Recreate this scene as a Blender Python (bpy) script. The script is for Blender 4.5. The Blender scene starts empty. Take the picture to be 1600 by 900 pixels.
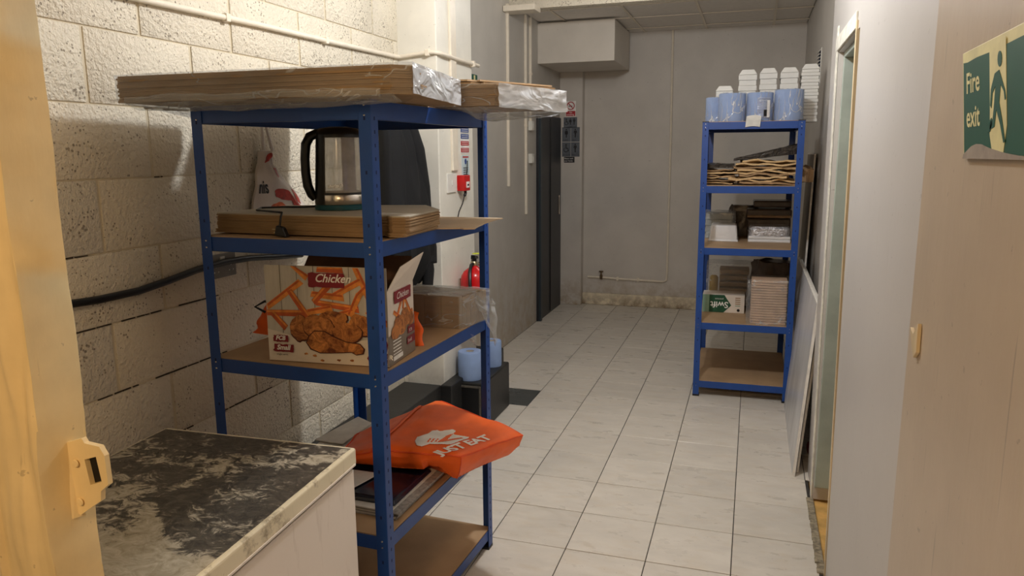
import bpy, bmesh, math, random
from mathutils import Vector, Matrix, noise
random.seed(7)
S = bpy.context.scene
COL = S.collection

# ------------------------------------------------------------ camera
cam_d = bpy.data.cameras.new('camera'); cam = bpy.data.objects.new('camera', cam_d); COL.objects.link(cam)
cam_d.sensor_width = 36; cam_d.lens = 36*1158.76/1600; cam_d.clip_start = .05
yaw, pitch, roll = -0.3129, 0.1802, -0.0078
cy, sy, cp, sp, cr, sr = math.cos(yaw), math.sin(yaw), math.cos(pitch), math.sin(pitch), math.cos(roll), math.sin(roll)
F = Vector((sy*cp, cy*cp, -sp)); r0 = Vector((cy, -sy, 0)); u0 = r0.cross(F)
RR = cr*r0+sr*u0; UU = -sr*r0+cr*u0
M = Matrix((RR, UU, -F)).transposed().to_4x4(); M.translation = Vector((0, 0, 1.6443))
cam.matrix_world = M
S.camera = cam

# ------------------------------------------------------------ world, lamps, exposure
W = bpy.data.worlds.new('world'); S.world = W; W.use_nodes = True
W.node_tree.nodes['Background'].inputs[0].default_value = (.80, .80, .82, 1)
W.node_tree.nodes['Background'].inputs[1].default_value = .02

def lamp(name, kind, loc, power, color, size=.1, size_y=None, rot=(0, 0, 0)):
    d = bpy.data.lights.new(name, kind); d.energy = power; d.color = color
    if kind == 'AREA':
        d.shape = 'RECTANGLE'; d.size = size; d.size_y = size_y or size
    else:
        d.shadow_soft_size = size
    o = bpy.data.objects.new(name, d); o.location = loc; o.rotation_euler = rot; COL.objects.link(o); return o
lamp('ceiling_lamp_near', 'POINT', (-.60, 2.82, 2.76), 64, (.975, .985, 1), .07)
lamp('ceiling_lamp_far', 'POINT', (-.95, 5.35, 2.70), 8, (1, .97, .93), .09)
lamp('doorway_lamp', 'AREA', (-.50, -.75, 2.20), 15, (1, .66, .34), .35, .35, (math.radians(50), 0, 0))
S.view_settings.view_transform = 'Standard'; S.view_settings.look = 'None'
S.view_settings.gamma = 1; S.view_settings.use_curve_mapping = False
S.view_settings.exposure = 0.38

# ------------------------------------------------------------ materials
def srgb(c):
    return tuple((x/12.92 if x <= .04045 else ((x+.055)/1.055)**2.4) for x in (v/255 for v in c))+(1,)
class NT:
    def __init__(s, name):
        s.m = bpy.data.materials.new(name); s.m.use_nodes = True; s.t = s.m.node_tree; s.n = s.t.nodes
        s.b = s.n['Principled BSDF']; s.out = s.n['Material Output']
    def node(s, t, **k):
        x = s.n.new(t)
        for a, v in k.items(): setattr(x, a, v)
        return x
    def link(s, a, b): s.t.links.new(a, b)
    def coord(s, kind='Position', scale=(1, 1, 1), rot=(0, 0, 0)):
        if kind == 'Position': o = s.node('ShaderNodeNewGeometry').outputs['Position']
        else: o = s.node('ShaderNodeTexCoord').outputs[kind]
        mp = s.node('ShaderNodeMapping'); mp.inputs['Scale'].default_value = scale; mp.inputs['Rotation'].default_value = rot
        s.link(o, mp.inputs[0]); return mp.outputs[0]
    def noise(s, vec, scale, detail=4, rough=.55, dist=0):
        x = s.node('ShaderNodeTexNoise'); x.inputs['Scale'].default_value = scale; x.inputs['Detail'].default_value = detail
        x.inputs['Roughness'].default_value = rough; x.inputs['Distortion'].default_value = dist; s.link(vec, x.inputs[0]); return x.outputs[0]
    def ramp(s, fac, a, b, ca=(0, 0, 0, 1), cb=(1, 1, 1, 1)):
        x = s.node('ShaderNodeValToRGB'); x.color_ramp.elements[0].position = a; x.color_ramp.elements[1].position = b
        x.color_ramp.elements[0].color = ca; x.color_ramp.elements[1].color = cb; s.link(fac, x.inputs[0]); return x.outputs[0]
    def mix(s, fac, a, b, mode='MIX'):
        x = s.node('ShaderNodeMixRGB'); x.blend_type = mode
        for i, v in ((0, fac), (1, a), (2, b)):
            if hasattr(v, 'links'): s.link(v, x.inputs[i])
            else: x.inputs[i].default_value = v if i else float(v)
        return x.outputs[0]
    def math(s, op, a, b=0.0):
        x = s.node('ShaderNodeMath'); x.operation = op
        for i, v in ((0, a), (1, b)):
            if hasattr(v, 'links'): s.link(v, x.inputs[i])
            else: x.inputs[i].default_value = v
        return x.outputs[0]
    def bump(s, h, strength=.5, dist=.002, prev=None):
        x = s.node('ShaderNodeBump'); x.inputs['Strength'].default_value = strength; x.inputs['Distance'].default_value = dist
        s.link(h, x.inputs['Height'])
        if prev is not None: s.link(prev, x.inputs['Normal'])
        return x.outputs[0]
    def fin(s, col=None, rough=.5, metal=0, nrm=None, spec=.5):
        if col is not None:
            if hasattr(col, 'links'): s.link(col, s.b.inputs['Base Color'])
            else: s.b.inputs['Base Color'].default_value = col
        if hasattr(rough, 'links'): s.link(rough, s.b.inputs['Roughness'])
        else: s.b.inputs['Roughness'].default_value = rough
        s.b.inputs['Metallic'].default_value = metal; s.b.inputs['Specular IOR Level'].default_value = spec
        if nrm is not None: s.link(nrm, s.b.inputs['Normal'])
        return s.m
def simple(name, c, rough=.5, metal=0, var=.12, scale=20, bump=.15, bscale=80, kind='Object', spec=.5, sc=(1, 1, 1), bd=.001):
    t = NT(name); v = t.coord(kind, sc); n = t.noise(v, scale); c = srgb(c)
    dk = tuple(x*(1-var) for x in c[:3])+(1,); lt = tuple(min(1, x*(1+var)) for x in c[:3])+(1,)
    col = t.ramp(n, .3, .7, dk, lt)
    nr = t.bump(t.noise(v, bscale), bump, bd) if bump else None
    return t.fin(col, rough, metal, nr, spec)
def paint(name, c, rough=.55, scale=3, var=.05, bump=.2, dirt=.0, dirtc=(120, 95, 60), scr=0, height=None, bscale=40):
    """painted plaster: faint mottling, brushed relief, specks, dirt towards the floor"""
    t = NT(name); v = t.coord(); c = srgb(c)
    dk = tuple(x*(1-var) for x in c[:3])+(1,); lt = tuple(min(1, x*(1+var)) for x in c[:3])+(1,)
    col = t.ramp(t.noise(v, scale, 5), .35, .65, dk, lt)
    sp = t.ramp(t.noise(v, 48, 3), .70, .73)
    col = t.mix(t.math('MULTIPLY', sp, .35), col, srgb((105, 92, 78)))
    if scr:
        sv = t.coord('Position', (30, 30, 1.2)); sn = t.ramp(t.noise(sv, 3, 4), .68, .74)
        col = t.mix(t.math('MULTIPLY', sn, scr), col, srgb((110, 100, 88)))
    if dirt:
        z = t.node('ShaderNodeSeparateXYZ'); t.link(t.node('ShaderNodeNewGeometry').outputs['Position'], z.inputs[0])
        k = t.ramp(z.outputs[2], 0, height or .5, (1, 1, 1, 1), (0, 0, 0, 1))
        d = t.ramp(t.noise(v, 9, 6, .7), .38, .62)
        col = t.mix(t.math('MULTIPLY', t.math('MULTIPLY', k, d), dirt), col, srgb(dirtc))
    nr = t.bump(t.noise(t.coord('Position', (1, 1, .35)), bscale, 4), bump, .003)
    return t.fin(col, rough, 0, nr, .4)

def brick_mat(name, c, pits=True):
    t = NT(name); v = t.coord(); c = srgb(c)
    col = t.ramp(t.noise(v, 4, 4), .3, .7, tuple(x*.93 for x in c[:3])+(1,), tuple(min(1, x*1.05) for x in c[:3])+(1,))
    rel = t.noise(v, 75, 3, .55)
    if pits:
        vo = t.node('ShaderNodeTexVoronoi'); vo.inputs['Scale'].default_value = 95; t.link(v, vo.inputs['Vector'])
        amt = t.ramp(t.noise(v, 16, 3), .42, .66)                      # clusters of open pores
        thr = t.math('ADD', t.math('MULTIPLY', amt, .30), .12)
        pit = t.math('LESS_THAN', vo.outputs['Distance'], thr)
        rnd = t.node('ShaderNodeSeparateColor'); t.link(vo.outputs['Color'], rnd.inputs[0])
        pit = t.math('MULTIPLY', pit, t.math('GREATER_THAN', rnd.outputs[0], .38))
        col = t.mix(t.math('MULTIPLY', pit, .68), col, srgb((112, 98, 78)))
        n1 = t.bump(rel, 1.0, .010)
        nr = t.bump(t.math('SUBTRACT', 1.0, pit), .7, .004, n1)
    else:
        nr = t.bump(rel, .35, .003)
    return t.fin(col, .5, 0, nr, .35)

def film_mat(name, tint=(.95, .97, 1), base=.07, streak=.28, scale=5, sc=(1, 1, 2.5)):
    """clear wrap: see-through, with a few crease highlights painted in as pale streaks"""
    t = NT(name); v = t.coord('Object', sc); n = t.noise(v, scale, 2.5, .5, .8)
    n2 = t.noise(v, scale*.6, 2, .5)
    glint = t.ramp(t.math('ABSOLUTE', t.math('SUBTRACT', n, .5)), .0, .018, (1, 1, 1, 1), (0, 0, 0, 1))  # mask of thin pale lines, painted highlights along the creases
    glint = t.math('MULTIPLY', glint, t.ramp(n2, .45, .60))
    nr = t.bump(n, .9, .03)
    tr = t.node('ShaderNodeBsdfTransparent'); tr.inputs[0].default_value = tint+(1,)
    gl = t.node('ShaderNodeBsdfPrincipled'); gl.inputs['Base Color'].default_value = (.72, .74, .77, 1); gl.inputs['Roughness'].default_value = .16
    gl.inputs['Specular IOR Level'].default_value = .9; t.link(nr, gl.inputs['Normal'])
    lw = t.node('ShaderNodeLayerWeight'); lw.inputs[0].default_value = .3; t.link(nr, lw.inputs['Normal'])
    f = t.math('ADD', t.math('MULTIPLY', glint, streak), t.math('ADD', t.math('MULTIPLY', lw.outputs['Facing'], .22), base))
    f = t.math('MINIMUM', f, .9)
    mx = t.node('ShaderNodeMixShader'); t.link(f, mx.inputs[0]); t.link(tr.outputs[0], mx.inputs[1]); t.link(gl.outputs[0], mx.inputs[2])
    t.link(mx.outputs[0], t.out.inputs[0]); return t.m

m_brick = brick_mat('painted_block', (222, 213, 194)); m_mortar = brick_mat('painted_mortar', (212, 200, 174), False)
m_crack = simple('crack_dark', (60, 52, 42), .9)
m_cream = paint('cream_wall', (215, 205, 186), .5, dirt=.5, height=.5)
m_pillar = paint('pillar_paint', (230, 226, 214), .45, scale=5, dirt=.6, height=.5)
m_grey = paint('corridor_wall', (194, 189, 181), .5, dirt=.6, height=.8, dirtc=(165, 140, 100))
m_back = paint('back_wall', (204, 198, 190), .5, dirt=.8, height=.35, dirtc=(150, 125, 85))
m_white = paint('white_wall', (198, 193, 188), .38, scale=2, var=.03, bump=.12, scr=.25)
m_rightfar = paint('right_corridor_wall', (198, 193, 186), .45, var=.04)
m_doorleaf = paint('beige_gloss', (192, 175, 154), .35, scale=5, var=.05, bump=.25, scr=.45)
m_jamb = paint('yellow_cream_gloss', (238, 216, 166), .32, scale=6, var=.1, bump=.5, scr=.25, bscale=22)
m_blackp = simple('black_masonry_paint', (38, 38, 37), .45, var=.3, scale=12, bump=.5, bscale=60, bd=.002)
m_door_dark = simple('dark_door_paint', (34, 36, 42), .4, var=.15, scale=3)
m_blue = simple('blue_powder_coat', (22, 70, 146), .38, 0, .08, 14, .08, 200)
m_slot = simple('slot_shadow', (12, 34, 84), .8)
m_cap = simple('black_plastic', (14, 15, 18), .45)
m_mdf = simple('mdf_board', (176, 146, 112), .6, var=.10, scale=7, bump=.1, bscale=120)
m_card = simple('corrugated_card', (152, 124, 90), .8, var=.14, scale=9, bump=.35, bscale=60, sc=(1, 1, 6))
m_cardtop = simple('card_face', (196, 172, 142), .8, var=.07, scale=6, bump=.1)
m_cardgrey = simple('greyboard_face', (176, 166, 148), .75, var=.07, scale=6, bump=.1)
m_film = film_mat('clear_film', base=.09, streak=.5); m_film2 = film_mat('cloudy_film', (.86, .88, .88), .20, .35, 7)
m_filmw = film_mat('crinkled_film_lamp_glare', (.9, .95, 1), .66, .3, 7)  # end wrap whitened so its colour carries the lamp's reflection
m_filmb = film_mat('roll_film', (.95, .97, 1), .14, .8, 9, (1, 1, .5))
m_bluepaper = simple('blue_paper', (142, 166, 208), .9, var=.05, scale=18, bump=.5, bscale=160)
m_bluecore = simple('roll_core', (160, 150, 135), .9)
m_foam = simple('white_foam', (232, 231, 226), .6, var=.03, bump=.2)
m_orange = simple('orange_fabric', (250, 104, 30), .5, var=.14, scale=9, bump=.35, bscale=260)
m_orange_seam = simple('orange_piping', (226, 78, 20), .55)
m_whiteprint = simple('white_print', (238, 236, 232), .5, bump=0)
m_steel = simple('brushed_steel', (205, 198, 188), .25, 1, .05, 10, .05)
m_black = simple('black_satin', (16, 16, 18), .3, var=.2)
m_cable = simple('black_rubber', (12, 12, 13), .4)
m_coat = simple('black_coat_cloth', (9, 10, 13), .85, var=.3, scale=12, bump=.5, bscale=300)
m_red = simple('extinguisher_red', (205, 22, 28), .22)
m_redplastic = simple('red_plastic', (196, 24, 24), .35)
m_brass = simple('valve_brass', (190, 175, 140), .3, 1)
m_yellow = simple('yellow_tag', (214, 226, 40), .5)
m_plug = simple('white_plastic', (228, 226, 218), .35, var=.03, bump=0)
m_conduit = simple('painted_conduit', (232, 222, 204), .4, var=.05, bump=.2)
m_wood = simple('raw_pine_edge', (206, 186, 150), .6, var=.2, scale=14, sc=(1, 1, .15))
m_reveal = paint('grey_green_paint', (166, 176, 166), .35, scale=8, var=.1)
m_flake = paint('flaking_white_gloss', (235, 232, 220), .4, scale=25, var=.15, bump=.9, scr=.2)
m_ceil = simple('ceiling_tile', (236, 231, 224), .85, var=.04, scale=30, bump=.15, kind='Position')
m_void = simple('ceiling_void', (30, 28, 26), .9)
m_kraft = simple('kraft_paper', (206, 174, 128), .8, var=.15, scale=16, bump=.3, bscale=60)
m_kraft2 = simple('kraft_paper_dull', (158, 128, 94), .8, var=.2, scale=16, bump=.3, bscale=60)
m_binbag = simple('black_polythene', (24, 21, 22), .3, var=.3, scale=20, bump=.6, bscale=30, bd=.01)
m_brownplastic = simple('brown_tinted_plastic', (72, 58, 46), .3, var=.3, scale=20, bump=.5, bscale=40, bd=.005)
m_tub = simple('frosted_tub', (226, 226, 228), .35, var=.03)
m_silver = simple('crinkled_silver_wrap', (196, 196, 200), .22, .55, .2, 30, 1, 50, bd=.01)
m_green = simple('dark_green_print', (22, 78, 52), .5, bump=0)
m_signgreen = simple('sign_green', (20, 84, 66), .4, bump=0, var=.06)
m_signcream = simple('photoluminescent_cream', (222, 214, 160), .5, bump=0)
m_signback = simple('sign_backing', (150, 138, 126), .6, var=.15, scale=40)
m_signgrey = simple('sign_slate', (92, 98, 106), .35, bump=0, var=.15)
m_signblack = simple('sign_black', (22, 24, 30), .4, bump=0)
m_signred = simple('sign_red', (176, 30, 40), .4, bump=0)
m_signblue = simple('sign_blue', (40, 72, 140), .4, bump=0)
m_teal = simple('teal_plastic', (16, 78, 88), .3)
m_panel = simple('marble_laminate', (204, 204, 206), .3, var=.22, scale=5, bump=.1, sc=(1, 1, .4))
m_paneledge = simple('panel_edge_white', (226, 222, 214), .5)
m_yfloor = simple('exposed_screed', (214, 168, 96), .8, var=.2, scale=12, bump=.6, bscale=50, bd=.004)
m_tape = simple('orange_tape', (226, 70, 22), .5)
def glass_mat():
    t = NT('smoky_glass'); v = t.coord('Object'); n = t.noise(v, 9, 5)
    tr = t.node('ShaderNodeBsdfTransparent'); tr.inputs[0].default_value = (.93, .93, .91, 1)
    gl = t.node('ShaderNodeBsdfPrincipled'); gl.inputs['Roughness'].default_value = .15; t.link(t.ramp(n, .3, .7, srgb((172, 166, 158)), srgb((206, 201, 194))), gl.inputs['Base Color'])
    mx = t.node('ShaderNodeMixShader'); t.link(t.math('ADD', t.math('MULTIPLY', n, .40), .34), mx.inputs[0]); t.link(tr.outputs[0], mx.inputs[1]); t.link(gl.outputs[0], mx.inputs[2])
    t.link(mx.outputs[0], t.out.inputs[0]); return t.m
m_glass = glass_mat()

def tile_mat(name, c):
    t = NT(name); oi = t.node('ShaderNodeObjectInfo')
    ad = t.node('ShaderNodeVectorMath'); ad.operation = 'ADD'
    sc = t.node('ShaderNodeVectorMath'); sc.operation = 'SCALE'; cb = t.node('ShaderNodeCombineXYZ')
    for i in range(3): t.link(oi.outputs['Random'], cb.inputs[i])
    t.link(cb.outputs[0], sc.inputs[0]); sc.inputs['Scale'].default_value = 40
    t.link(t.coord('Object', (1, 2.2, 1)), ad.inputs[0]); t.link(sc.outputs[0], ad.inputs[1]); v = ad.outputs[0]
    c = srgb(c)
    col = t.ramp(t.noise(v, 5, 6, .6, .6), .32, .68, tuple(x*.91 for x in c[:3])+(1,), tuple(min(1, x*1.05) for x in c[:3])+(1,))
    col = t.mix(t.math('MULTIPLY', t.ramp(t.noise(v, 9, 5), .5, .75), .4), col, tuple(x*y for x, y in zip(c[:3], (.86, .78, .66)))+(1,))
    col = t.mix(t.math('MULTIPLY', t.ramp(t.noise(v, 60, 2), .72, .75), .5), col, srgb((105, 95, 84)))
    br = t.math('ADD', t.math('MULTIPLY', oi.outputs['Random'], .10), .94)
    hs = t.node('ShaderNodeHueSaturation'); t.link(br, hs.inputs['Value']); t.link(col, hs.inputs['Color'])
    return t.fin(hs.outputs[0], t.ramp(t.noise(v, 7, 4), .2, .8, (.22,)*3+(1,), (.42,)*3+(1,)), 0, t.bump(t.noise(v, 14, 4), .12, .002), .5)
m_tile = tile_mat('stone_effect_tile', (222, 215, 204)); m_tile_dark = tile_mat('dark_floor_tile', (74, 78, 78))
m_grout = simple('dark_grout', (58, 54, 50), .9, kind='Position')

def lid_mat():
    t = NT('worn_freezer_lid'); v = t.coord('Position', (1, 1.35, 1), (0, 0, .5)); n = t.noise(v, 3.2, 9, .62, .9); n2 = t.noise(v, 22, 7, .7, 1.5)
    x = t.node('ShaderNodeSeparateXYZ'); t.link(t.node('ShaderNodeNewGeometry').outputs['Position'], x.inputs[0])
    w = t.math('MULTIPLY', t.math('SUBTRACT', 1.38, x.outputs[1]), .26)          # worn through more towards the front end
    f = t.math('ADD', t.math('ADD', n, w), t.math('MULTIPLY', t.math('SUBTRACT', n2, .5), .55))
    f2 = t.ramp(f, .475, .56)
    dark = t.ramp(n2, .35, .65, srgb((54, 51, 47)), srgb((98, 92, 82)))
    light = t.ramp(n2, .3, .7, srgb((142, 130, 104)), srgb((196, 188, 170)))
    col = t.mix(f2, dark, light)
    return t.fin(col, t.ramp(f2, 0, 1, (.38,)*3+(1,), (.6,)*3+(1,)), 0, t.bump(f, .6, .004), .5)
m_lid = lid_mat()
def dirty_white(name, c, a, k=.8):
    t = NT(name); v = t.coord('Position', (1, 1, 1)); n = t.noise(v, 16, 7, .72)
    z = t.coord('Position', (14, 14, 2)); st = t.noise(z, 3, 5, .65)
    col = t.mix(t.math('MULTIPLY', t.ramp(n, a, a+.14), k), srgb(c), srgb((112, 92, 58)))
    col = t.mix(t.math('MULTIPLY', t.ramp(st, .58, .75), .3), col, srgb((150, 128, 104)))
    return t.fin(col, .35, 0, t.bump(n, .2, .001), .5)
m_frz = dirty_white('freezer_enamel', (232, 222, 212), .66, .4); m_frzrim = dirty_white('freezer_rim', (226, 216, 188), .53, .75)
def chicken_mat():
    t = NT('printed_fried_chicken'); v = t.coord('Object'); n = t.noise(v, 26, 6, .75, 1.2)
    col = t.ramp(n, .36, .66, srgb((96, 40, 16)), srgb((222, 146, 76)))
    return t.fin(col, .45, 0, None, .5)
m_chicken = chicken_mat(); m_crust = simple('printed_dark_crust', (74, 30, 16), .45, bump=0, var=.3, scale=30)
m_fry = simple('printed_fries', (222, 138, 60), .45, var=.35, scale=30, bump=0)
m_fry2 = simple('printed_fries_deep', (190, 88, 40), .45, var=.3, scale=30, bump=0)
m_maroon = simple('printed_maroon', (128, 24, 38), .45, bump=0, var=.08)
m_boxwood = simple('printed_whitewashed_wood', (196, 190, 180), .45, var=.12, scale=9, bump=0, sc=(6, 1, 1))
m_boxwhite = simple('printed_white', (226, 216, 204), .45, bump=0, var=.03)
m_plankline = simple('printed_plank_line', (120, 112, 102), .5, bump=0)
m_boxin = simple('box_inner_brown', (124, 92, 72), .8)
m_paper = simple('white_paper', (214, 212, 206), .7, bump=0)
m_newsprint = simple('newsprint', (150, 148, 146), .8, var=.35, scale=60, bump=0)
m_navy = simple('navy_gloss_folder', (14, 22, 44), .2)
m_tote = simple('white_sack', (206, 196, 186), .5, var=.08, scale=8, bump=.3, bscale=20, bd=.006)

# ------------------------------------------------------------ geometry helpers
class MB:
    def __init__(s): s.v = []; s.f = []; s.sm = False
    def add(s, v, f):
        k = len(s.v); s.v += [tuple(p) for p in v]; s.f += [tuple(i+k for i in q) for q in f]; return s
    def box(s, a, b, rot=0, c=None):
        (x0, y0, z0), (x1, y1, z1) = a, b
        v = [(x, y, z) for z in (z0, z1) for x, y in ((x0, y0), (x1, y0), (x1, y1), (x0, y1))]
        if rot:
            c = c or ((x0+x1)/2, (y0+y1)/2); co, si = math.cos(rot), math.sin(rot)
            v = [(c[0]+(x-c[0])*co-(y-c[1])*si, c[1]+(x-c[0])*si+(y-c[1])*co, z) for x, y, z in v]
        return s.add(v, [(3, 2, 1, 0), (4, 5, 6, 7), (0, 1, 5, 4), (1, 2, 6, 5), (2, 3, 7, 6), (3, 0, 4, 7)])
    def prism(s, poly, z0, z1):
        n = len(poly); v = [(x, y, z0) for x, y in poly]+[(x, y, z1) for x, y in poly]
        return s.add(v, [tuple(range(n-1, -1, -1)), tuple(range(n, 2*n))]+[(i, (i+1) % n, (i+1) % n+n, i+n) for i in range(n)])
    def hexa(s, p):
        return s.add(p, [(3, 2, 1, 0), (4, 5, 6, 7), (0, 1, 5, 4), (1, 2, 6, 5), (2, 3, 7, 6), (3, 0, 4, 7)])
    def extr(s, poly, n):
        """planar 3D polygon given thickness vector n"""
        k = len(poly); n = Vector(n); v = [Vector(p) for p in poly]+[Vector(p)+n for p in poly]
        return s.add(v, [tuple(range(k-1, -1, -1)), tuple(range(k, 2*k))]+[(i, (i+1) % k, (i+1) % k+k, i+k) for i in range(k)])
    def lathe(s, c, prof, n=28, axis='z', caps=True):
        v = []; f = []
        for r, h in prof:
            for i in range(n):
                a = 2*math.pi*i/n; x, y = r*math.cos(a), r*math.sin(a)
                p = (x, y, h) if axis == 'z' else ((h, x, y) if axis == 'x' else (x, h, y)); v.append((c[0]+p[0], c[1]+p[1], c[2]+p[2]))
        for j in range(len(prof)-1):
            for i in range(n): f.append((j*n+i, j*n+(i+1) % n, (j+1)*n+(i+1) % n, (j+1)*n+i))
        if caps: f += [tuple(range(n-1, -1, -1)), tuple((len(prof)-1)*n+i for i in range(n))]
        s.sm = True; return s.add(v, f)
    def tube(s, pts, r, n=8, flat=1.0):
        pts = [Vector(p) for p in pts]; v = []; f = []; up = Vector((0, 0, 1)); m = len(pts)
        for i, p in enumerate(pts):
            d = (pts[min(i+1, m-1)]-pts[max(i-1, 0)]).normalized()
            if i == 0: a = d.cross(up if abs(d.z) < .9 else Vector((1, 0, 0))).normalized()
            else: a = (a-d*a.dot(d)).normalized()
            b = d.cross(a); rr = r[i] if isinstance(r, (list, tuple)) else r
            for k in range(n):
                t = 2*math.pi*k/n; v.append(p+a*rr*math.cos(t)+b*rr*flat*math.sin(t))
        for j in range(m-1):
            for i in range(n): f.append((j*n+i, j*n+(i+1) % n, (j+1)*n+(i+1) % n, (j+1)*n+i))
        f += [tuple(range(n-1, -1, -1)), tuple((m-1)*n+i for i in range(n))]
        s.sm = True; return s.add(v, f)
    def grid(s, nu, nv, fn, thick=None):
        """fn(u,v)->point on a sheet; thick: vector offset for a second, closed side"""
        v = [Vector(fn(i/nu, j/nv)) for j in range(nv+1) for i in range(nu+1)]
        idx = lambda i, j: j*(nu+1)+i
        f = [(idx(i, j), idx(i+1, j), idx(i+1, j+1), idx(i, j+1)) for j in range(nv) for i in range(nu)]
        if thick is not None:
            k = len(v); th = (lambda p, q: Vector(q)) if not callable(thick) else thick
            v2 = [p+th(p, thick) for p in v] if not callable(thick) else [p+Vector(thick(p)) for p in v]
            bd = [idx(i, 0) for i in range(nu)]+[idx(nu, j) for j in range(nv)]+[idx(i, nv) for i in range(nu, 0, -1)]+[idx(0, j) for j in range(nv, 0, -1)]
            f2 = [tuple(reversed([q+k for q in F_])) for F_ in f]
            f = f+f2+[(bd[(i+1) % len(bd)], bd[i], bd[i]+k, bd[(i+1) % len(bd)]+k) for i in range(len(bd))]
            v = v+v2
        return s.add(v, f)
    def build(s, name, mat, parent=None, bevel=0, smooth=None, seg=2, solid=0):
        me = bpy.data.meshes.new(name); me.from_pydata(s.v, [], s.f); me.materials.append(mat)
        bm = bmesh.new(); bm.from_mesh(me)
        bmesh.ops.recalc_face_normals(bm, faces=bm.faces)
        if bevel:
            ed = [e for e in bm.edges if len(e.link_faces) == 2 and e.calc_face_angle(0) > .5]
            bmesh.ops.bevel(bm, geom=ed, offset=bevel, segments=seg, profile=.5, affect='EDGES', clamp_overlap=True)
        bm.to_mesh(me); bm.free()
        sm = s.sm if smooth is None else smooth
        if sm:
            for p in me.polygons: p.use_smooth = True
            try: me.set_sharp_from_angle(angle=math.radians(42))
            except Exception: pass
        o = bpy.data.objects.new(name, me); COL.objects.link(o)
        if parent is not None: o.parent = parent
        if solid:
            md = o.modifiers.new('solid', 'SOLIDIFY'); md.thickness = solid; md.offset = 0
        return o
def tag(o, label=None, cat=None, group=None, kind=None):
    for k, v in (('label', label), ('category', cat), ('group', group), ('kind', kind)):
        if v: o[k] = v
    return o
def thing(name, label, cat, loc=(0, 0, 0), rz=0, group=None):
    o = bpy.data.objects.new(name, None); o.location = loc; o.rotation_euler = (0, 0, rz); o.empty_display_size = .05
    COL.objects.link(o); return tag(o, label, cat, group)
def struct(name, mb, mat, parent=None, **k):
    o = mb.build(name, mat, parent, **k)
    if parent is None: o['kind'] = 'structure'
    return o
def copy_tree(o, parent=None):
    c = o.copy(); COL.objects.link(c); c.parent = parent
    for ch in [x for x in bpy.data.objects if x.parent == o and x is not c]: copy_tree(ch, c)
    return c
def text_geo(s, size, shear=0, bold=0, space=1.0):
    cu = bpy.data.curves.new('t', 'FONT'); cu.body = s; cu.size = size; cu.shear = shear; cu.offset = bold; cu.space_character = space; cu.resolution_u = 3
    o = bpy.data.objects.new('t', cu); me = bpy.data.meshes.new_from_object(o)
    v = [tuple(p.co) for p in me.vertices]; f = [tuple(p.vertices) for p in me.polygons]
    bpy.data.objects.remove(o); bpy.data.meshes.remove(me)
    w = max((p[0] for p in v), default=0); return v, f, w
def decal_text(s, size, fn, **k):
    """lettering mapped by fn(x, y) -> 3D point"""
    v, f, w = text_geo(s, size, **k); mb = MB(); mb.add([fn(p[0], p[1]) for p in v], f); return mb, w
def N(x, y=0, z=0): return noise.noise(Vector((x, y, z)))

# ============================================================ SETTING
# floor: dark grout bed with one object per tile
T = .3345; X0 = -1.0151; Y0 = 4.1468
fl = struct('floor', MB().box((-2.05, -.6, -.06), (.335, 8.0, -.004)).box((.335, 3.92, -.06), (.5, 8, -.004)), m_grout)
def tile(x0, y0, x1, y1, mat=m_tile, share={}):
    g = .0019; key = (round(x1-x0, 3), round(y1-y0, 3), mat.name)
    if key not in share:
        w, d = (x1-x0)/2-g, (y1-y0)/2-g
        o = MB().box((-w, -d+.0004, -.008), (w, d-.0004, 0)).build('tile', mat, fl, bevel=.0012, seg=1); share[key] = o.data
    else:
        o = bpy.data.objects.new('tile', share[key]); COL.objects.link(o); o.parent = fl
    o.location = ((x0+x1)/2, (y0+y1)/2, random.uniform(-.0006, .0002)); return o
xs = [X0+i*T for i in range(-3, 6)]; ys = [Y0+j*T for j in range(-14, 13)]
for i in range(len(xs)-1):
    for j in range(len(ys)-1):
        x0, x1, y0, y1 = max(xs[i], -1.98), xs[i+1], ys[j], min(ys[j+1], 7.91)
        lim = .336 if (y0+y1)/2 < 3.9 else .42
        x1 = min(x1, lim)
        if y1-y0 < .03 or x1-x0 < .03 or y1 < -.3: continue
        dark = abs((x0+x1)/2+1.517) < .05 and abs((y0+y1)/2-4.6486) < .05
        o = tile(x0, y0, x1, y1, m_tile_dark if dark else m_tile)
        if dark: o['label'] = 'dark grey tile among the pale ones'

# brick wall on the left: blocks as parts
wl = struct('wall_left', MB().box((-2.1, .2, 0), (-1.9065, 3.866, 3.15)), m_mortar)
BL = {}
zb = 2.2493; yj = .2084; nb = 0
for k in range(-9, 4):
    z1 = zb+(k+1)*.225; z0 = zb+k*.225; a = (k+1) % 2      # course above line k
    a = 0 if (k % 2) else 1
    for m in range(-1, 9):
        y0 = yj+m*.45+a*.225; y1 = y0+.45
        y0c, y1c = max(y0, .25), min(y1, 3.866)
        if y1c-y0c < .05: continue
        z0c, z1c = max(z0, .0), min(z1, 3.15)
        ga, gb = (.006 if y0c == y0 else 0), (.006 if y1c == y1 else 0)
        key = (round(y1c-y0c, 3), round(z1c-z0c, 3))
        if key not in BL:
            L, H = key
            b = MB().box((-.03, ga, .0022), (0, L-gb, H-.0022)).build('block', m_brick, wl, bevel=.0035, seg=2, smooth=True); BL[key] = b.data
        else:
            b = bpy.data.objects.new('block', BL[key]); COL.objects.link(b); b.parent = wl
        b.location = (-1.902+random.uniform(-.0015, .002), y0c, z0c); nb += 1
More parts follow.
